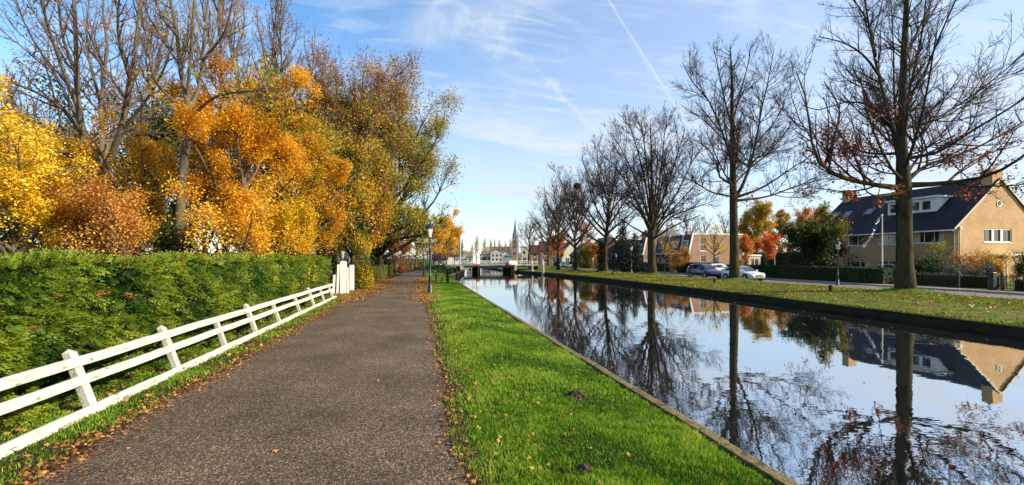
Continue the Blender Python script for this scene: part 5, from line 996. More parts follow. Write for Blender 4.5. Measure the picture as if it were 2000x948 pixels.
for fx_ in ((lambda x: x), (lambda x: W1 - x)):
    a = [V3(fx_(-ov), -.16, E1 - ov * sl_ - .04), V3(fx_(W1 / 2), -.16, R1 - .04), V3(fx_(W1 / 2), -.16, R1 + .16), V3(fx_(-ov), -.16, E1 - ov * sl_ + .16)]; vb.prism(a, (0, .036, 0))
vb.build('verge_board', M['cream'], hs)
gt = MB(); gt.box((-ov - .13, -.1, E1 - ov * sl_ - .07), (-ov + .0, L1 + .1, E1 - ov * sl_ + .05)); gt.build('gutter', M['white'], hs)
MB().tube([(-.07, .12, 0), (-.07, .12, E1 - .5), (-ov, .12, E1 - .42)], .045, 8).build('downpipe', M['white'], hs); MB().tube([(.25, -.07, 0), (.25, -.07, E1 - .1)], .05, 8).build('downpipe', M['cream'], hs)
MB().box((.20, -.16, E1 - .35), (.42, -.02, E1 - .08)).build('alarm_box', M['white'], hs, bevel=.02)
for (cx_, cy_) in ((W1 / 2 - .15, .45), (W1 / 2, L1 - .5)):
    c = MB().box((cx_ - .62, cy_ - .4, R1 - .9), (cx_ + .62, cy_ + .4, R1 + .95)).build('chimney', M['brick'], rfo); q = MB()
    for k in (-.3, .3): q.lathe([(.1, R1 + .95), (.09, R1 + 1.15)], c=(cx_ + k, cy_, 0), n=8)
    q.build('chimney_pot', M['brickd'], c)
window(hs, O, XU, NY, 3.25, 3.5, 3.35, 1.25, 1, 1, fw=.10)
wt = MB()
for x in (4.22, 5.30): obox(wt, O, XU, NY, x, x + .30, 3.6, 4.65, -.11, -.04)
wt.build('window_panel', M['white'], hs)
GRNP = mat('dark_green_paint', [(.01, .035, .025), (.015, .05, .035)], 5, .5)
for x in (3.35, 4.10, 4.53, 5.19, 5.61, 6.42): sh = MB(); obox(sh, O, XU, NY, x, x + .09, 3.62, 4.63, -.10, -.03); sh.build('casement_edge', GRNP, hs)
rw = MB(); rw.prism([(5.0 + .30 * math.cos(i * math.pi / 8), -.05, 7.05 + .30 * math.sin(i * math.pi / 8)) for i in range(16)], (0, .045, 0)); rwo = rw.build('round_window', M['white'], hs)
q = MB(); q.prism([(5.0 + .22 * math.cos(i * math.pi / 8), -.058, 7.05 + .22 * math.sin(i * math.pi / 8)) for i in range(16)], (0, .006, 0)); q.build('pane', M['glass'], rwo); MB().box((4.78, -.068, 7.04), (5.22, -.06, 7.07)).build('glazing_bar', M['white'], rwo)
window(hs, O, XU, NY, 4.6, 0, 1.0, 2.15, 1, 2, fm=GRNP, sill=False, name='door')
po = MB().box((3.9, -1.2, 2.3), (6.3, -.02, 2.42)).build('porch_roof', M['white'], hs, bevel=.01); MB().box((6.1, -1.12, 0), (6.2, -1.02, 2.29)).build('porch_post', M['cream'], po); MB().box((4.0, -1.12, 0), (4.1, -1.02, 2.29)).build('porch_post', M['cream'], po)
for i, (x, z, w, h) in enumerate(fac):
    nm = 'door' if z < .1 else 'window'; window(hs, O, YU, NX, x, z, w, h, 1 if w < 1 else 2 if w < 2.2 else 3, 1, name=nm, sill=nm == 'window', fw=.06, curtain=i in (0, 2, 6))
ab = MB(); ab.prism([(-.02, 4.06 + .36 * math.cos(i * math.pi / 10), 4.62 + .36 * math.sin(i * math.pi / 10)) for i in range(11)], (-.03, 0, 0)); ab.build('arch_light', M['white'], hs)
bal = MB().box((-.42, 3.55, 2.62), (0, 4.55, 2.70)).build('balcony', M['white'], hs); q = MB()
for i in range(9): q.tube([(-.4, 3.58 + .117 * i, 2.7), (-.4, 3.58 + .117 * i, 3.5)], .012, 5)
q.tube([(-.4, 3.56, 3.5), (-.4, 4.54, 3.5)], .02, 5); q.build('balcony_rail', M['dark'], bal)
# dormer with its cheek and flat roof
dx = 1.75; zb_ = E1 + dx * sl_ + .13; s0, s1, dh = 2.65, 7.1, 1.35; back = dx + dh / sl_ + .1
dm = MB(); D = V3(dx, s0, 0)
wall_grid(dm, V3(dx, s0, zb_ - .05), YU, NX, s1 - s0, dh + .05, [(.5 + .98 * i, .22, .82, .95) for i in range(4)], .08)
for yy_ in (s0, s1): dm.quad(V3(dx, yy_, zb_ - .05), V3(dx, yy_, zb_ + dh), V3(back, yy_, zb_ + dh))
dmo = dm.build('dormer', M['white'], hs)
for i in range(4): window(dmo, V3(dx, s0, zb_ - .05), YU, NX, .5 + .98 * i, .22, .82, .95, fw=.05, dep=.075, sill=False)
MB().box((dx - .25, s0 - .2, zb_ + dh + .002), (back + .3, s1 + .2, zb_ + dh + .16)).build('dormer_roof', M['white'], dmo, bevel=.01)
for y in (9.2, 11.7, 13.2):
    xa, xb = 2.1, 2.85; za = lambda x: E1 + x * sl_ + .15; a = MB(); a.add([V3(xa, y, za(xa)), V3(xa, y + .8, za(xa)), V3(xb, y + .8, za(xb)), V3(xb, y, za(xb))] + [V3(xa - .06, y, za(xa) + .07), V3(xa - .06, y + .8, za(xa) + .07), V3(xb - .06, y + .8, za(xb) + .07), V3(xb - .06, y, za(xb) + .07)],
        [(0, 1, 2, 3), (7, 6, 5, 4), (0, 4, 5, 1), (1, 5, 6, 2), (2, 6, 7, 3), (3, 7, 4, 0)]); f = a.build('skylight', M['steel'], rfo)
    MB().quad(V3(xa - .01, y + .06, za(xa) + .135), V3(xa - .01, y + .74, za(xa) + .135), V3(xb - .13, y + .74, za(xb) + .035), V3(xb - .13, y + .06, za(xb) + .035)).build('pane', M['glassw'], f)

def mansard(label, x, y, Wd, segs, H_=6.1, gz=2.95, slant=.75, wins=True, group=None, gab_m=None):
    """flat topped brick house: sunlit end wall toward the camera, steep tiled front toward the canal"""
    L_ = sum(segs); r = thing('house', label, 'house', (x, y, -.1), group=group); gm_ = gab_m or M['brickr']
    ops = [(2.0, 3.3, 1.15, 2.25), (4.6, 3.9, .75, 1.0), (7.9, 3.9, .8, 1.0), (2.1, .3, 1.0, 2.3), (4.7, .6, .9, 1.8), (8.0, .6, .9, 1.7)] if wins and Wd > 9 else [(2, 3.8, .9, 1.1), (2, .8, 1.1, 1.4)] if Wd > 3.5 else []
    a = MB(); wall_grid(a, V3(slant, 0, gz), XU, NY, Wd - slant, H_ - gz, [(q[0] - slant, q[1] - gz, q[2], q[3]) for q in ops if q[1] > gz]); wall_grid(a, V3(0, 0, 0), XU, NY, Wd, gz, [q for q in ops if q[1] < gz])
    a.quad(V3(0, 0, gz), V3(slant, 0, gz), V3(slant, 0, H_)); a.quad(V3(Wd, 0, 0), V3(Wd, L_, 0), V3(Wd, L_, H_), V3(Wd, 0, H_)); a.quad(V3(0, L_, 0), V3(Wd, L_, 0), V3(Wd, L_, H_), V3(slant, L_, H_), V3(0, L_, gz)); a.build('end_wall', gm_, r)
    fr_ = MB(); fo = []; yy_ = 0
    for s in segs: fo += [(yy_ + s * .18, .6, s * .3, 1.5), (yy_ + s * .62, .05, s * .24, 2.1)]; yy_ += s
    wall_grid(fr_, V3(.02, .02, 0), YU, NX, L_ - .04, gz - .06, fo); fr_.build('front_wall', M['brickd'], r)
    for i, q in enumerate(fo): window(r, V3(.02, .02, 0), YU, NX, *q, 1, 1, name='window' if i % 2 == 0 else 'door', sill=False)
    k = slant / (H_ - gz); rr = MB(); rr.add([V3(-.05, .06, gz), V3(-.05, L_ - .06, gz), V3(slant, L_ - .06, H_), V3(slant, .06, H_), V3(Wd - .1, .06, H_), V3(Wd - .1, L_ - .06, H_)], [(0, 1, 2, 3), (3, 2, 5, 4)]); ro = rr.build('roof', M['tiler'], r)
    tr = MB(); tr.box((-.35, -.12, gz - .16), (.12, L_ + .1, gz + .02)); tr.box((slant - .1, -.05, H_ - .02), (Wd + .05, .10, H_ + .16)); tr.box((Wd - .1, .11, H_ - .02), (Wd + .05, L_, H_ + .16)); yy_ = 0
    for i in range(len(segs) + 1):
        tr.prism([(-.16, yy_ - .06, gz + .03), (.10, yy_ - .06, gz + .03), (slant + .10, yy_ - .06, H_ + .1), (slant - .16, yy_ - .06, H_ + .1)], (0, .16, 0))
        if i < len(segs): yy_ += segs[i]
    tr.build('white_trim', M['white'], r)
    for q in ops: window(r, V3(0, 0, 0), XU, NY, *q, 1, 1 if q[3] < 2 else 2, fw=.08)
    yy_ = 0
    for s in segs:
        w = s * .42; f = MB(); f.box((.12, yy_ + s * .28, gz + .9), (.75, yy_ + s * .28 + w, gz + 2.15)); d = f.build('dormer', M['white'], ro); window(d, V3(.12, yy_ + s * .28, gz + .9), YU, NX, .06, .08, w - .12, 1.08, 2 if w > 1 else 1, 1, dep=-.01, fw=.05, sill=False); yy_ += s
    for yy_ in (segs[0],): c = MB().box((slant + .3, yy_ - .3, H_ - .1), (slant + .95, yy_ + .3, H_ + .65)).build('chimney', M['brickr'], ro)
    return r
mansard('brick house with flat white edged top and dark red mansard front, behind the blue car', 44.1, 64.8, 10.3, [2.4, 4.2, 4.2])
mansard('brick house with mansard front half hidden by the broad fan shaped tree trunk', 44.4, 80.5, 9.6, [4.0, 4.0], wins=False)
def house(label, x, t, Wd, L_, E_, R_, wm, rm, axis='y', wins_f=(), wins_s=(), chim=1, z=-.1, rz=0, group=None, name='house', fm=None, overhang=.3):
    r = thing(name, label, 'house', P(x, t, z=z), rz, group); a = MB()
    wall_grid(a, O, XU, NY, Wd, E_, wins_f); wall_grid(a, O, YU, NX, L_, E_, wins_s); a.quad(V3(Wd, 0, 0), V3(Wd, L_, 0), V3(Wd, L_, E_), V3(Wd, 0, E_)); a.quad(V3(0, L_, 0), V3(Wd, L_, 0), V3(Wd, L_, E_), V3(0, L_, E_))
    if R_ > E_:
        if axis == 'y': a.quad(V3(0, 0, E_), V3(Wd, 0, E_), V3(Wd / 2, 0, R_)); a.quad(V3(0, L_, E_), V3(Wd, L_, E_), V3(Wd / 2, L_, R_))
        else: a.quad(V3(0, 0, E_), V3(0, L_, E_), V3(0, L_ / 2, R_)); a.quad(V3(Wd, 0, E_), V3(Wd, L_, E_), V3(Wd, L_ / 2, R_))
    a.build('wall', wm, r); b = MB()
    if R_ > E_:
        span = Wd if axis == 'y' else L_; ln = L_ if axis == 'y' else Wd; sl2 = (R_ - E_) / (span / 2); ov_ = overhang
        for sgn in (0, 1):
            m_ = (lambda v: v) if sgn == 0 else (lambda v: span - v); c = [(m_(-ov_), -.2, E_ - ov_ * sl2), (m_(-ov_), ln + .2, E_ - ov_ * sl2), (m_(span / 2), ln + .2, R_), (m_(span / 2), -.2, R_)]
            if axis == 'x': c = [(q[1], q[0], q[2]) for q in c]
            c = [V3(*q) for q in c]; d = [q + V3(0, 0, .16) for q in c]; b.add(c + d, [(0, 1, 2, 3), (7, 6, 5, 4), (0, 4, 5, 1), (1, 5, 6, 2), (2, 6, 7, 3), (3, 7, 4, 0)])
    else: b.box((-.15, -.15, E_ + .003), (Wd + .15, L_ + .15, E_ + .22))
    ro = b.build('roof', rm, r)
    for k in range(chim):
        cy_ = L_ * (.2 + .6 * k); cx_ = Wd / 2 if axis == 'y' else Wd * (.2 + .6 * k); cy_ = cy_ if axis == 'y' else L_ / 2
        MB().box((cx_ - .35, cy_ - .35, max(R_, E_) - .4), (cx_ + .35, cy_ + .35, max(R_, E_) + .75)).build('chimney', M['brickr'], ro)
    for q in wins_f: window(r, O, XU, NY, *q[:4], 2 if q[2] > 1.2 else 1, 1, fm=fm, sill=q[1] > .1, name='window' if q[1] > .1 else 'door')
    for q in wins_s: window(r, O, YU, NX, *q[:4], 2 if q[2] > 1.2 else 1, 1, fm=fm, sill=q[1] > .1, name='window' if q[1] > .1 else 'door')
    return r
BRN_W = brickmat('brown_brick', (.20, .13, .085), (.15, .10, .07), (.2, .17, .13))
house('tall brown gabled house rising behind the mansard front', 1283, 92, 6.5, 9, 6.0, 8.2, BRN_W, M['thatch'], 'x', [(1, 3.6, 1, 1.2), (4, 3.6, 1, 1.2), (1, .8, 1.2, 1.4)])
house('sunlit red brick house with flat white edged roof right of the spruces', 1236, 90, 5.2, 8, 5.9, 5.9, M['brickr'], M['white'], 'y', [(2.6, 3.3, 1.0, 1.5), (2.4, .6, 1.5, 1.7)], chim=0)
house('dark house with steep grey roof and gable behind the leaning bare tree', 1172, 93, 5.8, 7.5, 3.4, 6.6, M['brickd'], M['thatch'], 'y', [(2.6, 3.5 - 1.6, 1.4, 1.2), (.8, .3, 1.2, 1.9)], [(1, .8, 1.6, 1.4), (4.5, .8, 1.6, 1.4)])
house('low dark roofed house between the nest tree and the leaning tree', 1134, 112, 6, 8, 3.0, 6.0, M['brickd'], M['tiler'], 'y', [(1, .7, 1.4, 1.4), (3.6, .7, 1.4, 1.4)], [(1, .7, 1.6, 1.4), (5, .7, 1.6, 1.4)])
house('cream walled house with red roof near the small bare trees', 1098, 135, 6, 8, 3.6, 7.0, M['cream'], M['tiler'], 'y', [(1, .8, 1.3, 1.4), (3.5, .8, 1.3, 1.4), (2.2, 4.0 - .9, .9, .4)], [(1, .8, 1.5, 1.4), (5, .8, 1.5, 1.4)])
house('brown brick row house with red roof right of the white house by the bridge', 1055, 160, 7.5, 9, 5.0, 8.4, BRN_W, M['tiler'], 'x', [(1, 3, 1.2, 1.3), (4.6, 3, 1.2, 1.3), (1, .5, 1.4, 1.6), (4.6, .5, 1.4, 1.6)], chim=2, rz=-.2)
house('tall white fronted house with brown upper panel just right of the church tower', 1018, 185, 5.4, 7, 7.0, 7.0, M['cream'], M['white'], 'y', [(.6, 3.8, 1.2, 1.4), (3.2, 3.8, 1.2, 1.4), (.6, .4, 1.4, 2), (3.2, .4, 1.4, 2)], chim=0, rz=-.2)
house('orange brown brick terrace house behind the grey bare tree', 1036, 175, 7, 8, 4.2, 7.4, M['brickr'], M['tiler'], 'x', [(1, 2.7, 1.2, 1.2), (4.4, 2.7, 1.2, 1.2), (1, .5, 1.4, 1.5)], chim=1, rz=-.2)
house('white gabled house left of the church tower foot', 981, 190, 3.6, 6, 3.6, 5.2, M['white'], M['slate'], 'y', [(1.0, 1.9, 1.4, 1.2)], chim=0, rz=-.2)
house('cream low building behind the left half of the bridge', 912, 165, 4.5, 7, 2.7, 4.2, M['cream'], M['thatch'], 'x', [(.5, .6, 1.2, 1.3), (2.8, .6, 1.2, 1.3)], chim=1, rz=-.2)
house('beige low front with large windows behind the middle of the bridge', 940, 220, 8.5, 7, 4.2, 5.8, M['cream'], M['thatch'], 'x', [(.6, .8, 2.2, 2.2), (3.4, .8, 2.2, 2.2), (6.2, .8, 1.8, 2.2)], chim=0, rz=-.2)
house('brick house front with three upper windows in the middle behind the bridge', 958, 215, 6.2, 7, 4.9, 6.6, M['cream'], M['tiler'], 'y', [(.6, 2.8, 1.1, 1.3), (2.5, 2.8, 1.1, 1.3), (4.4, 2.8, 1.1, 1.3), (.6, .5, 1.1, 1.5), (2.5, .5, 1.1, 1.5), (4.4, .5, 1.1, 1.5)], chim=1, rz=-.2)
house('white balconied villa glimpsed through the trunks behind the hedge', 478, 44, 9.5, 6, 6.6, 8.5, M['white'], M['slate'], 'x', [(.8, 3.7, 2.0, 2.0), (3.8, 3.7, 2.0, 2.0), (6.8, 3.7, 2.0, 2.0), (.8, .6, 2.0, 2), (3.8, .6, 2, 2), (6.8, .6, 2, 2)], chim=1)
house('low brown garden shed on the left bank beyond the lamps', 846, 98, 3.2, 4, 1.9, 2.9, M['wood'], M['slate'], 'x', [(.9, .7, 1.0, .8)], chim=0)
house('cream cottage behind the far yellow tree on the left bank', 858, 128, 6.5, 6, 2.8, 5.0, M['cream'], M['tiler'], 'x', [(.8, .8, 1.3, 1.3), (4.2, .8, 1.3, 1.3)], chim=1)
house('white garage with flat roof behind the hedge below the scarlet maple', 1462, 78, 2.6, 4, 2.5, 2.5, M['cream'], M['white'], 'y', [(.5, 0, 1.6, 2.0)], chim=0)

# ------------------------------------------------------------------ church
ch = thing('church', 'distant brick church with tall pointed spire and long brown roofs', 'church', P(940, 400, z=0), -.21)
CB = mat('weathered_church_brick', [(.20, .12, .095), (.30, .20, .15)], .4, .9); CR = mat('weathered_brown_tiles', [(.26, .18, .12), (.36, .26, .17)], .5, .9); CS_ = mat('slate_spire', [(.09, .105, .125), (.14, .155, .18)], .5, .6)
nv = MB().box((0, 0, 0), (28.5, 10, 6.5)); nv.prism([(28.5, 0, 6.5), (28.5, 10, 6.5), (28.5, 5, 12.8)], (-.3, 0, 0)); nv.build('nave', CB, ch)
nr = MB(); nr.add([V3(-.5, -.5, 6.2), V3(28.5, -.5, 6.2), V3(28.5, 5, 12.9), V3(4.5, 5, 12.9), V3(28.5, 10.5, 6.2), V3(-.5, 10.5, 6.2)], [(0, 1, 2, 3), (3, 2, 4, 5), (0, 3, 5)]); nr.build('nave_roof', CR, ch)
ai = MB().box((1.5, -3.5, 0), (27, -.01, 3.4)); ai.build('aisle', CB, ch); ar = MB(); ar.add([V3(1, -3.9, 3.3), V3(27.5, -3.9, 3.3), V3(27.5, -.02, 5.6), V3(1, -.02, 5.6)], [(0, 1, 2, 3)]); ar.build('aisle_roof', CR, ch)
ts = MB().box((9, -4.8, 0), (15.5, 0.2, 6.0)); ts.prism([(9, -4.8, 6.0), (15.5, -4.8, 6.0), (12.25, -4.8, 11.6)], (0, .4, 0)); tso = ts.build('transept', CB, ch)
tr_ = MB()
for m_ in (lambda v: v, lambda v: 24.5 - v): tr_.add([V3(m_(8.6), -5, 5.6), V3(m_(12.25), -5, 11.9), V3(m_(12.25), 5, 11.9), V3(m_(8.6), 5, 5.6)], [(0, 1, 2, 3)])
tr_.build('transept_roof', CR, tso)
for i in range(6):
    if i in (2,): continue
    q = MB().prism([(2.6 + 4.3 * i + dx_, -3.56, z_) for dx_, z_ in ((0, .9), (.9, .9), (.9, 2.2), (.45, 2.8), (0, 2.2))], (0, .05, 0)); q.build('window', M['glass'], ch)
MB().prism([(11.4 + dx_, -4.86, z_) for dx_, z_ in ((0, 2), (1.7, 2), (1.7, 5.2), (.85, 6.8), (0, 5.2))], (0, .05, 0)).build('window', M['glass'], ch)
MB().lathe([(.55, 12.2), (.55, 14.6), (.75, 14.7), (.06, 21.5), (.02, 22.4)], c=(12.25, 5, 0), n=8, smooth=False).build('turret', CS_, ch)
tw_ = MB().box((28.6, -.6, 0), (33.8, 4.6, 20.5)); tw_.box((28.2, -1, 0), (28.59, -.2, 19)); tw_.box((33.81, -1, 0), (34.2, -.2, 19))
two = tw_.build('tower', CB, ch)
MB().lathe([(3.0, 20.5), (2.5, 22.5), (1.1, 31), (.12, 39.2), (.05, 40.6)], c=(31.2, 2, 0), n=8, smooth=False, rot=math.pi / 8).build('spire', CS_, two)
for (x, y) in ((28.9, -.3), (33.5, -.3), (28.9, 4.3), (33.5, 4.3)): MB().lathe([(.45, 20.5), (.45, 22), (.03, 25.2)], c=(x, y, 0), n=6, smooth=False).build('pinnacle', CS_, two)
for z_ in (5, 11.5, 15.5):
    for x in (29.7, 31.6): MB().prism([(x + dx_, -.66, z_ + dz_) for dx_, dz_ in ((0, 0), (1.0, 0), (1.0, 2.6), (.5, 3.3), (0, 2.6))], (0, .05, 0)).build('belfry_opening', M['dark'], two)

# ------------------------------------------------------------------ bridge over the canal
br = thing('bridge', 'low road bridge with white railings across the end of the canal', 'bridge', (13.3, 76, 0))
MB().box((-9, 0, .62), (7.8, 7.5, .80)).build('deck', M['concrete'], br, bevel=.02)
MB().box((-3.3, .1, .22), (2.9, 7.3, .615)).build('span_beam', M['dark'], br); MB().box((-5.9, .15, .36), (-3.31, 7.3, .61)).build('span_beam', M['dark'], br); MB().box((2.91, .15, .36), (7.5, 7.3, .61)).build('span_beam', M['dark'], br)
for x0, x1 in ((-3.3, -2.75), (2.7, 3.3)): MB().box((x0, -.35, -1.6), (x1, 7.6, .6)).build('pier', M['darkwood'], br, bevel=.03)
MB().box((-6.3, -.1, -1.6), (-5.7, 7.6, .6)).build('abutment', M['concrete'], br); MB().box((3.35, -.1, -1.6), (3.9, 7.6, .6)).build('abutment', M['concrete'], br)
for y in (.05, 7.4):
    q = MB(); q.box((-9, y, 1.43), (7.8, y + .06, 1.49)); q.box((-9, y + .01, 1.12), (7.8, y + .05, 1.15)); ra = q.build('railing', M['white'], br)
    for i in range(13): MB().box((-9 + 1.385 * i, y - .01, .80), (-8.92 + 1.385 * i, y + .07, 1.42)).build('railing_post', M['cream'], ra)
def ramp(x0, x1, z0, z1, name):
    o = MB().add([V3(x0, 76.2, -.3), V3(x1, 76.2, -.3), V3(x1, 83.3, -.3), V3(x0, 83.3, -.3), V3(x0, 76.2, z0), V3(x1, 76.2, z1), V3(x1, 83.3, z1), V3(x0, 83.3, z0)], [(0, 3, 2, 1), (4, 5, 6, 7), (0, 1, 5, 4), (1, 2, 6, 5), (2, 3, 7, 6), (3, 0, 4, 7)]).build(name, GM); tag(o, kind='structure')
ramp(21.12, 28.3, .79, .02, 'road_ramp'); ramp(-6, 4.28, .03, .79, 'road_ramp'); 
for (x, t, h, r0, lab) in ((898.5, 86, 6.2, .17, 'thick blue grey steel mast left of the bridge'), (903.5, 89, 5.9, .10, 'thinner dark steel mast right beside the thick one'), (1009.5, 84, 6.1, .13, 'dark blue steel mast in front of the church tower')):
    tag(MB().lathe([(r0 * 1.3, -.2), (r0 * 1.3, .5), (r0, .6), (r0, h - .1), (r0 * .6, h)], n=12).build('steel_mast', M['steel'], loc=P(x, t, z=0)), lab, 'mast', 'steel masts at the bridge')
def pillar(x, t, h, lab):
    r = thing('bridge_pillar', lab, 'pillar', P(x, t, z=.62), group='white bridge pillars'); MB().box((-.26, -.26, 0), (.26, .26, h)).build('shaft', M['white'], r, bevel=.02); MB().box((-.36, -.36, h + .003), (.36, .36, h + .14)).build('cap', M['white'], r); MB().box((-.275, -.275, 0), (.275, .275, .35)).build('red_foot', RDM, r)
    MB().lathe([(.1, h + .145), (.16, h + .35), (.03, h + .55)], n=8).build('finial', M['white'], r)
pillar(933.5, 75.5, 2.15, 'white pillar with red foot standing tallest on the left bridge pier'); pillar(926, 84, 2.0, 'white pillar behind the left bridge railing, left of the tallest one')
bc = thing('bridge_cabin', 'small white control cabin with red base on the right bridge pier', 'cabin', P(993, 77.5, z=.62)); MB().box((-.5, -.4, 0), (.5, .4, .6)).build('base', RDM, bc); wcab = MB(); wall_grid(wcab, V3(-.5, -.4, .6), XU, NY, 1.0, .95, [(.1, .25, .35, .5), (.55, .25, .35, .5)], .05); wcab.box((-.5, -.3, .6), (.5, .4, 1.55)); wcab.build('cabin_wall', M['white'], bc)
MB().box((-.6, -.5, 1.56), (.6, .5, 1.68)).build('roof', M['slate'], bc)
tag(MB().box((-.75, -.2, 0), (.75, .2, .75)).build('sign_board', M['white'], bevel=.02, loc=P(1002, 76.5, z=.81)), 'plain white board at the right end of the bridge railing', 'board')

# ------------------------------------------------------------------ cars
def car(label, loc, paint, L_=4.1, H_=1.56, W_=1.78, suv=True, rz=-math.pi / 2, name='parked_car', group='cars on the far bank'):
    r = thing(name, label, 'car', loc, rz, group=group); hw = W_ / 2; k = L_ / 4.1
    if suv: st = [(-2.05, .42, .70, .72, .80, .60), (-2.0, .28, .92, 1.05, .86, .62), (-1.85, .24, .98, 1.36, .88, .60), (-1.5, .22, .99, 1.50, .89, .62), (-.7, .22, .97, 1.56, .89, .63), (.0, .22, .95, 1.55, .89, .62), (.45, .22, .94, 1.44, .89, .60), (.85, .22, .93, 1.20, .89, .64), (1.15, .22, .92, .98, .885, .70), (1.6, .24, .84, .90, .87, .62), (1.9, .28, .72, .78, .80, .52), (2.05, .38, .55, .60, .66, .44)]
    else: st = [(-2.05, .42, .66, .70, .78, .58), (-1.98, .30, .86, .92, .85, .62), (-1.7, .24, .92, 1.12, .87, .60), (-1.2, .2, .92, 1.32, .88, .58), (-.6, .2, .90, 1.42, .88, .58), (.0, .2, .88, 1.42, .88, .58), (.4, .2, .87, 1.30, .88, .57), (.8, .2, .86, 1.08, .88, .62), (1.1, .2, .85, .90, .875, .68), (1.6, .22, .78, .83, .86, .60), (1.9, .26, .68, .72, .80, .50), (2.05, .36, .52, .56, .64, .42)]
    st = [(a * k, b, c * H_ / (1.56 if suv else 1.42), d * H_ / (1.56 if suv else 1.42), e * hw / .89, f * hw / .89) for a, b, c, d, e, f in st]
    def ring(s): x, zb, zm, zt, w, wt = s; h = [(0, zb), (w * .9, zb), (w * .98, zb + .12), (w, (zb + zm) / 2), (w * .985, zm), (wt + (w - wt) * .12, zt - .05 * (zt > zm + .1) - .01), (wt * .93, zt), (0, zt + .012)]; return h
    V = []; F = []; rows_ = []
    for s in st:
        h = ring(s); full = [(y, z) for y, z in h] + [(-y, z) for y, z in h[-2:0:-1]]; rows_.append(full); V += [V3(s[0], y, z) for y, z in full]
    n_ = len(rows_[0])
    for i in range(len(st) - 1):
        for j in range(n_): F.append((i * n_ + j, (i + 1) * n_ + j, (i + 1) * n_ + (j + 1) % n_, i * n_ + (j + 1) % n_))
    F += [tuple(range(n_)), tuple(range(len(st) * n_ - 1, (len(st) - 1) * n_ - 1, -1))]; bo = MB().add(V, F, True).build('body', paint, r); e = bo.modifiers.new('edges', 'EDGE_SPLIT'); e.split_angle = math.radians(38)
    def sp_(x, j, f, side, off=.008):
        i = max(0, min(len(st) - 2, sum(1 for s in st if s[0] <= x) - 1)); w = (x - st[i][0]) / (st[i + 1][0] - st[i][0]); A, B = ring(st[i]), ring(st[i + 1]); p = [(A[q][0] * (1 - w) + B[q][0] * w, A[q][1] * (1 - w) + B[q][1] * w) for q in (j, j + 1)]
        y = p[0][0] * (1 - f) + p[1][0] * f; z = p[0][1] * (1 - f) + p[1][1] * f; return V3(x, (y + off) * side, z + off * .5)
    CG = glassmat('car_glass', (.015, .02, .028), .03)
    for side in (-1, 1):
        for (xa, xb) in ((-1.55, -.98), (-.92, -.12), (-.06, .62)):
            a = MB(); nn_ = 6; xs_ = [(xa + (xb - xa) * i / nn_) * k for i in range(nn_ + 1)]; vs_ = [sp_(x, 4, .08, side) for x in xs_] + [sp_(x, 4, .90, side) for x in xs_]; a.add(vs_, [(i, i + 1, nn_ + 2 + i, nn_ + 1 + i) for i in range(nn_)]); a.build('side_window', CG, r)
    def cross(x0, x1, nm, up=.012, y_=.90):
        a = MB(); vs_ = []
        xs_ = [x0 + (x1 - x0) * i / 5 for i in range(6)]
        for x in xs_:
            i = max(0, min(len(st) - 2, sum(1 for s in st if s[0] <= x) - 1)); w = (x - st[i][0]) / (st[i + 1][0] - st[i][0]); wt = st[i][5] * (1 - w) + st[i + 1][5] * w; zt = st[i][3] * (1 - w) + st[i + 1][3] * w
            for q in (-1, -.5, 0, .5, 1): vs_.append(V3(x, q * wt * y_, zt + .014 + up))
        for i in range(5):
            for j in range(4): a.f.append((i * 5 + j, i * 5 + j + 1, i * 5 + 6 + j, i * 5 + 5 + j)); a.sm.append(True)
        a.v = [tuple(v) for v in vs_]; return a.build(nm, CG, r)
    cross(.22 * k, 1.08 * k, 'windscreen'); cross(-1.95 * k, -1.62 * k, 'rear_window', y_=.85)
    TY = M.setdefault('tyre', mat('tyre_rubber', [(.012, .012, .012), (.02, .02, .02)], 8, .8)); RM = M.setdefault('rim', mat('alloy_rim', [(.32, .33, .34), (.42, .43, .44)], 8, .35, metal=.7))
    wr = .335 if suv else .32
    for x in (-1.28 * k, 1.27 * k):
        for side in (-1, 1):
            ys_ = side * hw; a = MB(); prof = [(wr * .62, -.10), (wr * .93, -.10), (wr, -.06), (wr, .06), (wr * .93, .10), (wr * .62, .10)]; vs_ = []; fs_ = []
            for (rr_, yy_) in prof:
                for i in range(20): q = i * math.pi / 10; vs_.append(V3(x + rr_ * math.cos(q), ys_ - side * .06 + yy_, wr + rr_ * math.sin(q)))
            for p_ in range(6):
                for i in range(20): fs_.append((p_ * 20 + i, p_ * 20 + (i + 1) % 20, ((p_ + 1) % 6) * 20 + (i + 1) % 20, ((p_ + 1) % 6) * 20 + i))
            w_o = a.add(vs_, fs_, True).build('wheel', TY, r); b = MB(); b.prism([(x + wr * .60 * math.cos(i * math.pi / 10), ys_ + side * .0, wr + wr * .60 * math.sin(i * math.pi / 10)) for i in range(20)], (0, -side * .1, 0))
            for i in range(5): q = i * 1.2566; b.prism([(x + rr_ * math.cos(q + dq), ys_ + side * .004, wr + rr_ * math.sin(q + dq)) for rr_, dq in ((.06, -.8), (wr * .58, -.13), (wr * .58, .13), (.06, .8))], (0, side * .02, 0))
            b.build('rim', RM, w_o); c = MB(); ang_ = [i * math.pi / 12 for i in range(13)]
            c.prism([(x + (wr + .07) * math.cos(q), ys_ * .995 + side * .004, wr + (wr + .06) * math.sin(q)) for q in ang_] , (0, side * .006 - side * .2, 0)); c.build('wheel_arch', M['dark'], r)
    x = st[-2][0]
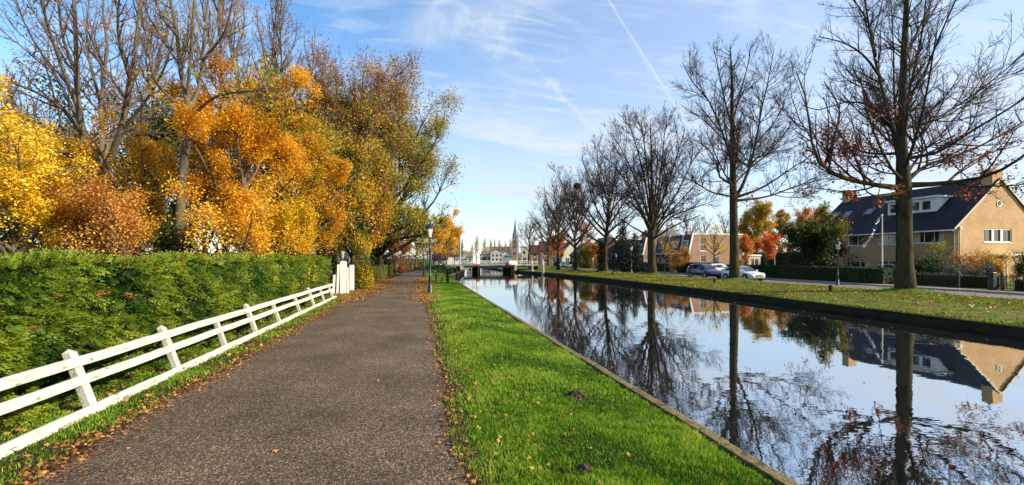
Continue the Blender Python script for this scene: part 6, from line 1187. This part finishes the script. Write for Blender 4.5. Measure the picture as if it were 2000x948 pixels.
    for side in (-1, 1):
        HL = M.setdefault('headlamp', glassmat('headlamp_glass', (.35, .38, .42), .08)); MB().add([V3(x + .10, side * hw * .52, .66), V3(x - .12, side * hw * .915, .70), V3(x - .22, side * hw * .93, .80), V3(x + .0, side * hw * .55, .765)], [(0, 1, 2, 3)]).build('headlight', HL, r)
        MB().box((.62 * k, side * (hw + .02) - .08, .92), (.78 * k, side * (hw + .02) + .08, 1.04)).build('wing_mirror', paint, r, bevel=.02)
        MB().box((-2.035 * k, side * hw * .72 - .12, .72), (-1.99 * k, side * hw * .72 + .12, .9)).build('tail_light', RDM, r)
    MB().box((2.02 * k, -.40, .40), (2.065 * k, .40, .50)).build('lower_grille', M['dark'], r); MB().box((1.97 * k, -.34, .56), (2.055 * k, .34, .63)).build('grille', M['dark'], r, bevel=.01)
    YP = M.setdefault('plate', mat('yellow_plate', (.55, .38, .03), 5, .5)); MB().box((2.068 * k, -.26, .50 if suv else .46), (2.078 * k, .26, .61 if suv else .56)).build('number_plate', YP, r)
    if suv: MB().box((-1.3, hw * 1.0 + .004, .26), (.9, hw + .02, .33)).build('side_strip', M['rim'], r); MB().box((-1.3, -hw - .02, .26), (.9, -hw - .004, .33)).build('side_strip', M['rim'], r)
    return r
def paint(name, c, metal=.3):
    m = mat(name, [c, tuple(v * .9 for v in c)], 2, .3, metal=metal, coat=1.0); return m
car('dark blue compact crossover parked nose to the camera behind the white car', (30.35, 41.9, -.198), paint('blue_car_paint', (.012, .022, .12), .35))
car('silvery white low coupe parked beneath the tall slender bare tree', (31.0, 36.9, -.198), paint('silver_white_paint', (.60, .64, .70), .15), L_=4.2, H_=1.40, W_=1.8, suv=False)
car('black car on the drive between the hedge and the big oak trunk', P(1752, 39.5, z=-.1), paint('black_car_paint', (.012, .014, .02)), group=None, rz=-math.pi / 2 - .3)
car('white car mostly hidden behind the bonnet of the blue crossover', P(1404, 52.5, z=-.1), paint('white_car_paint', (.72, .72, .70), 0), suv=False, H_=1.42, rz=0)
car('dark grey car far along the bank road left of the spruces', P(1104, 92, z=-.198), paint('grey_car_paint', (.05, .055, .065)), suv=False, H_=1.45)
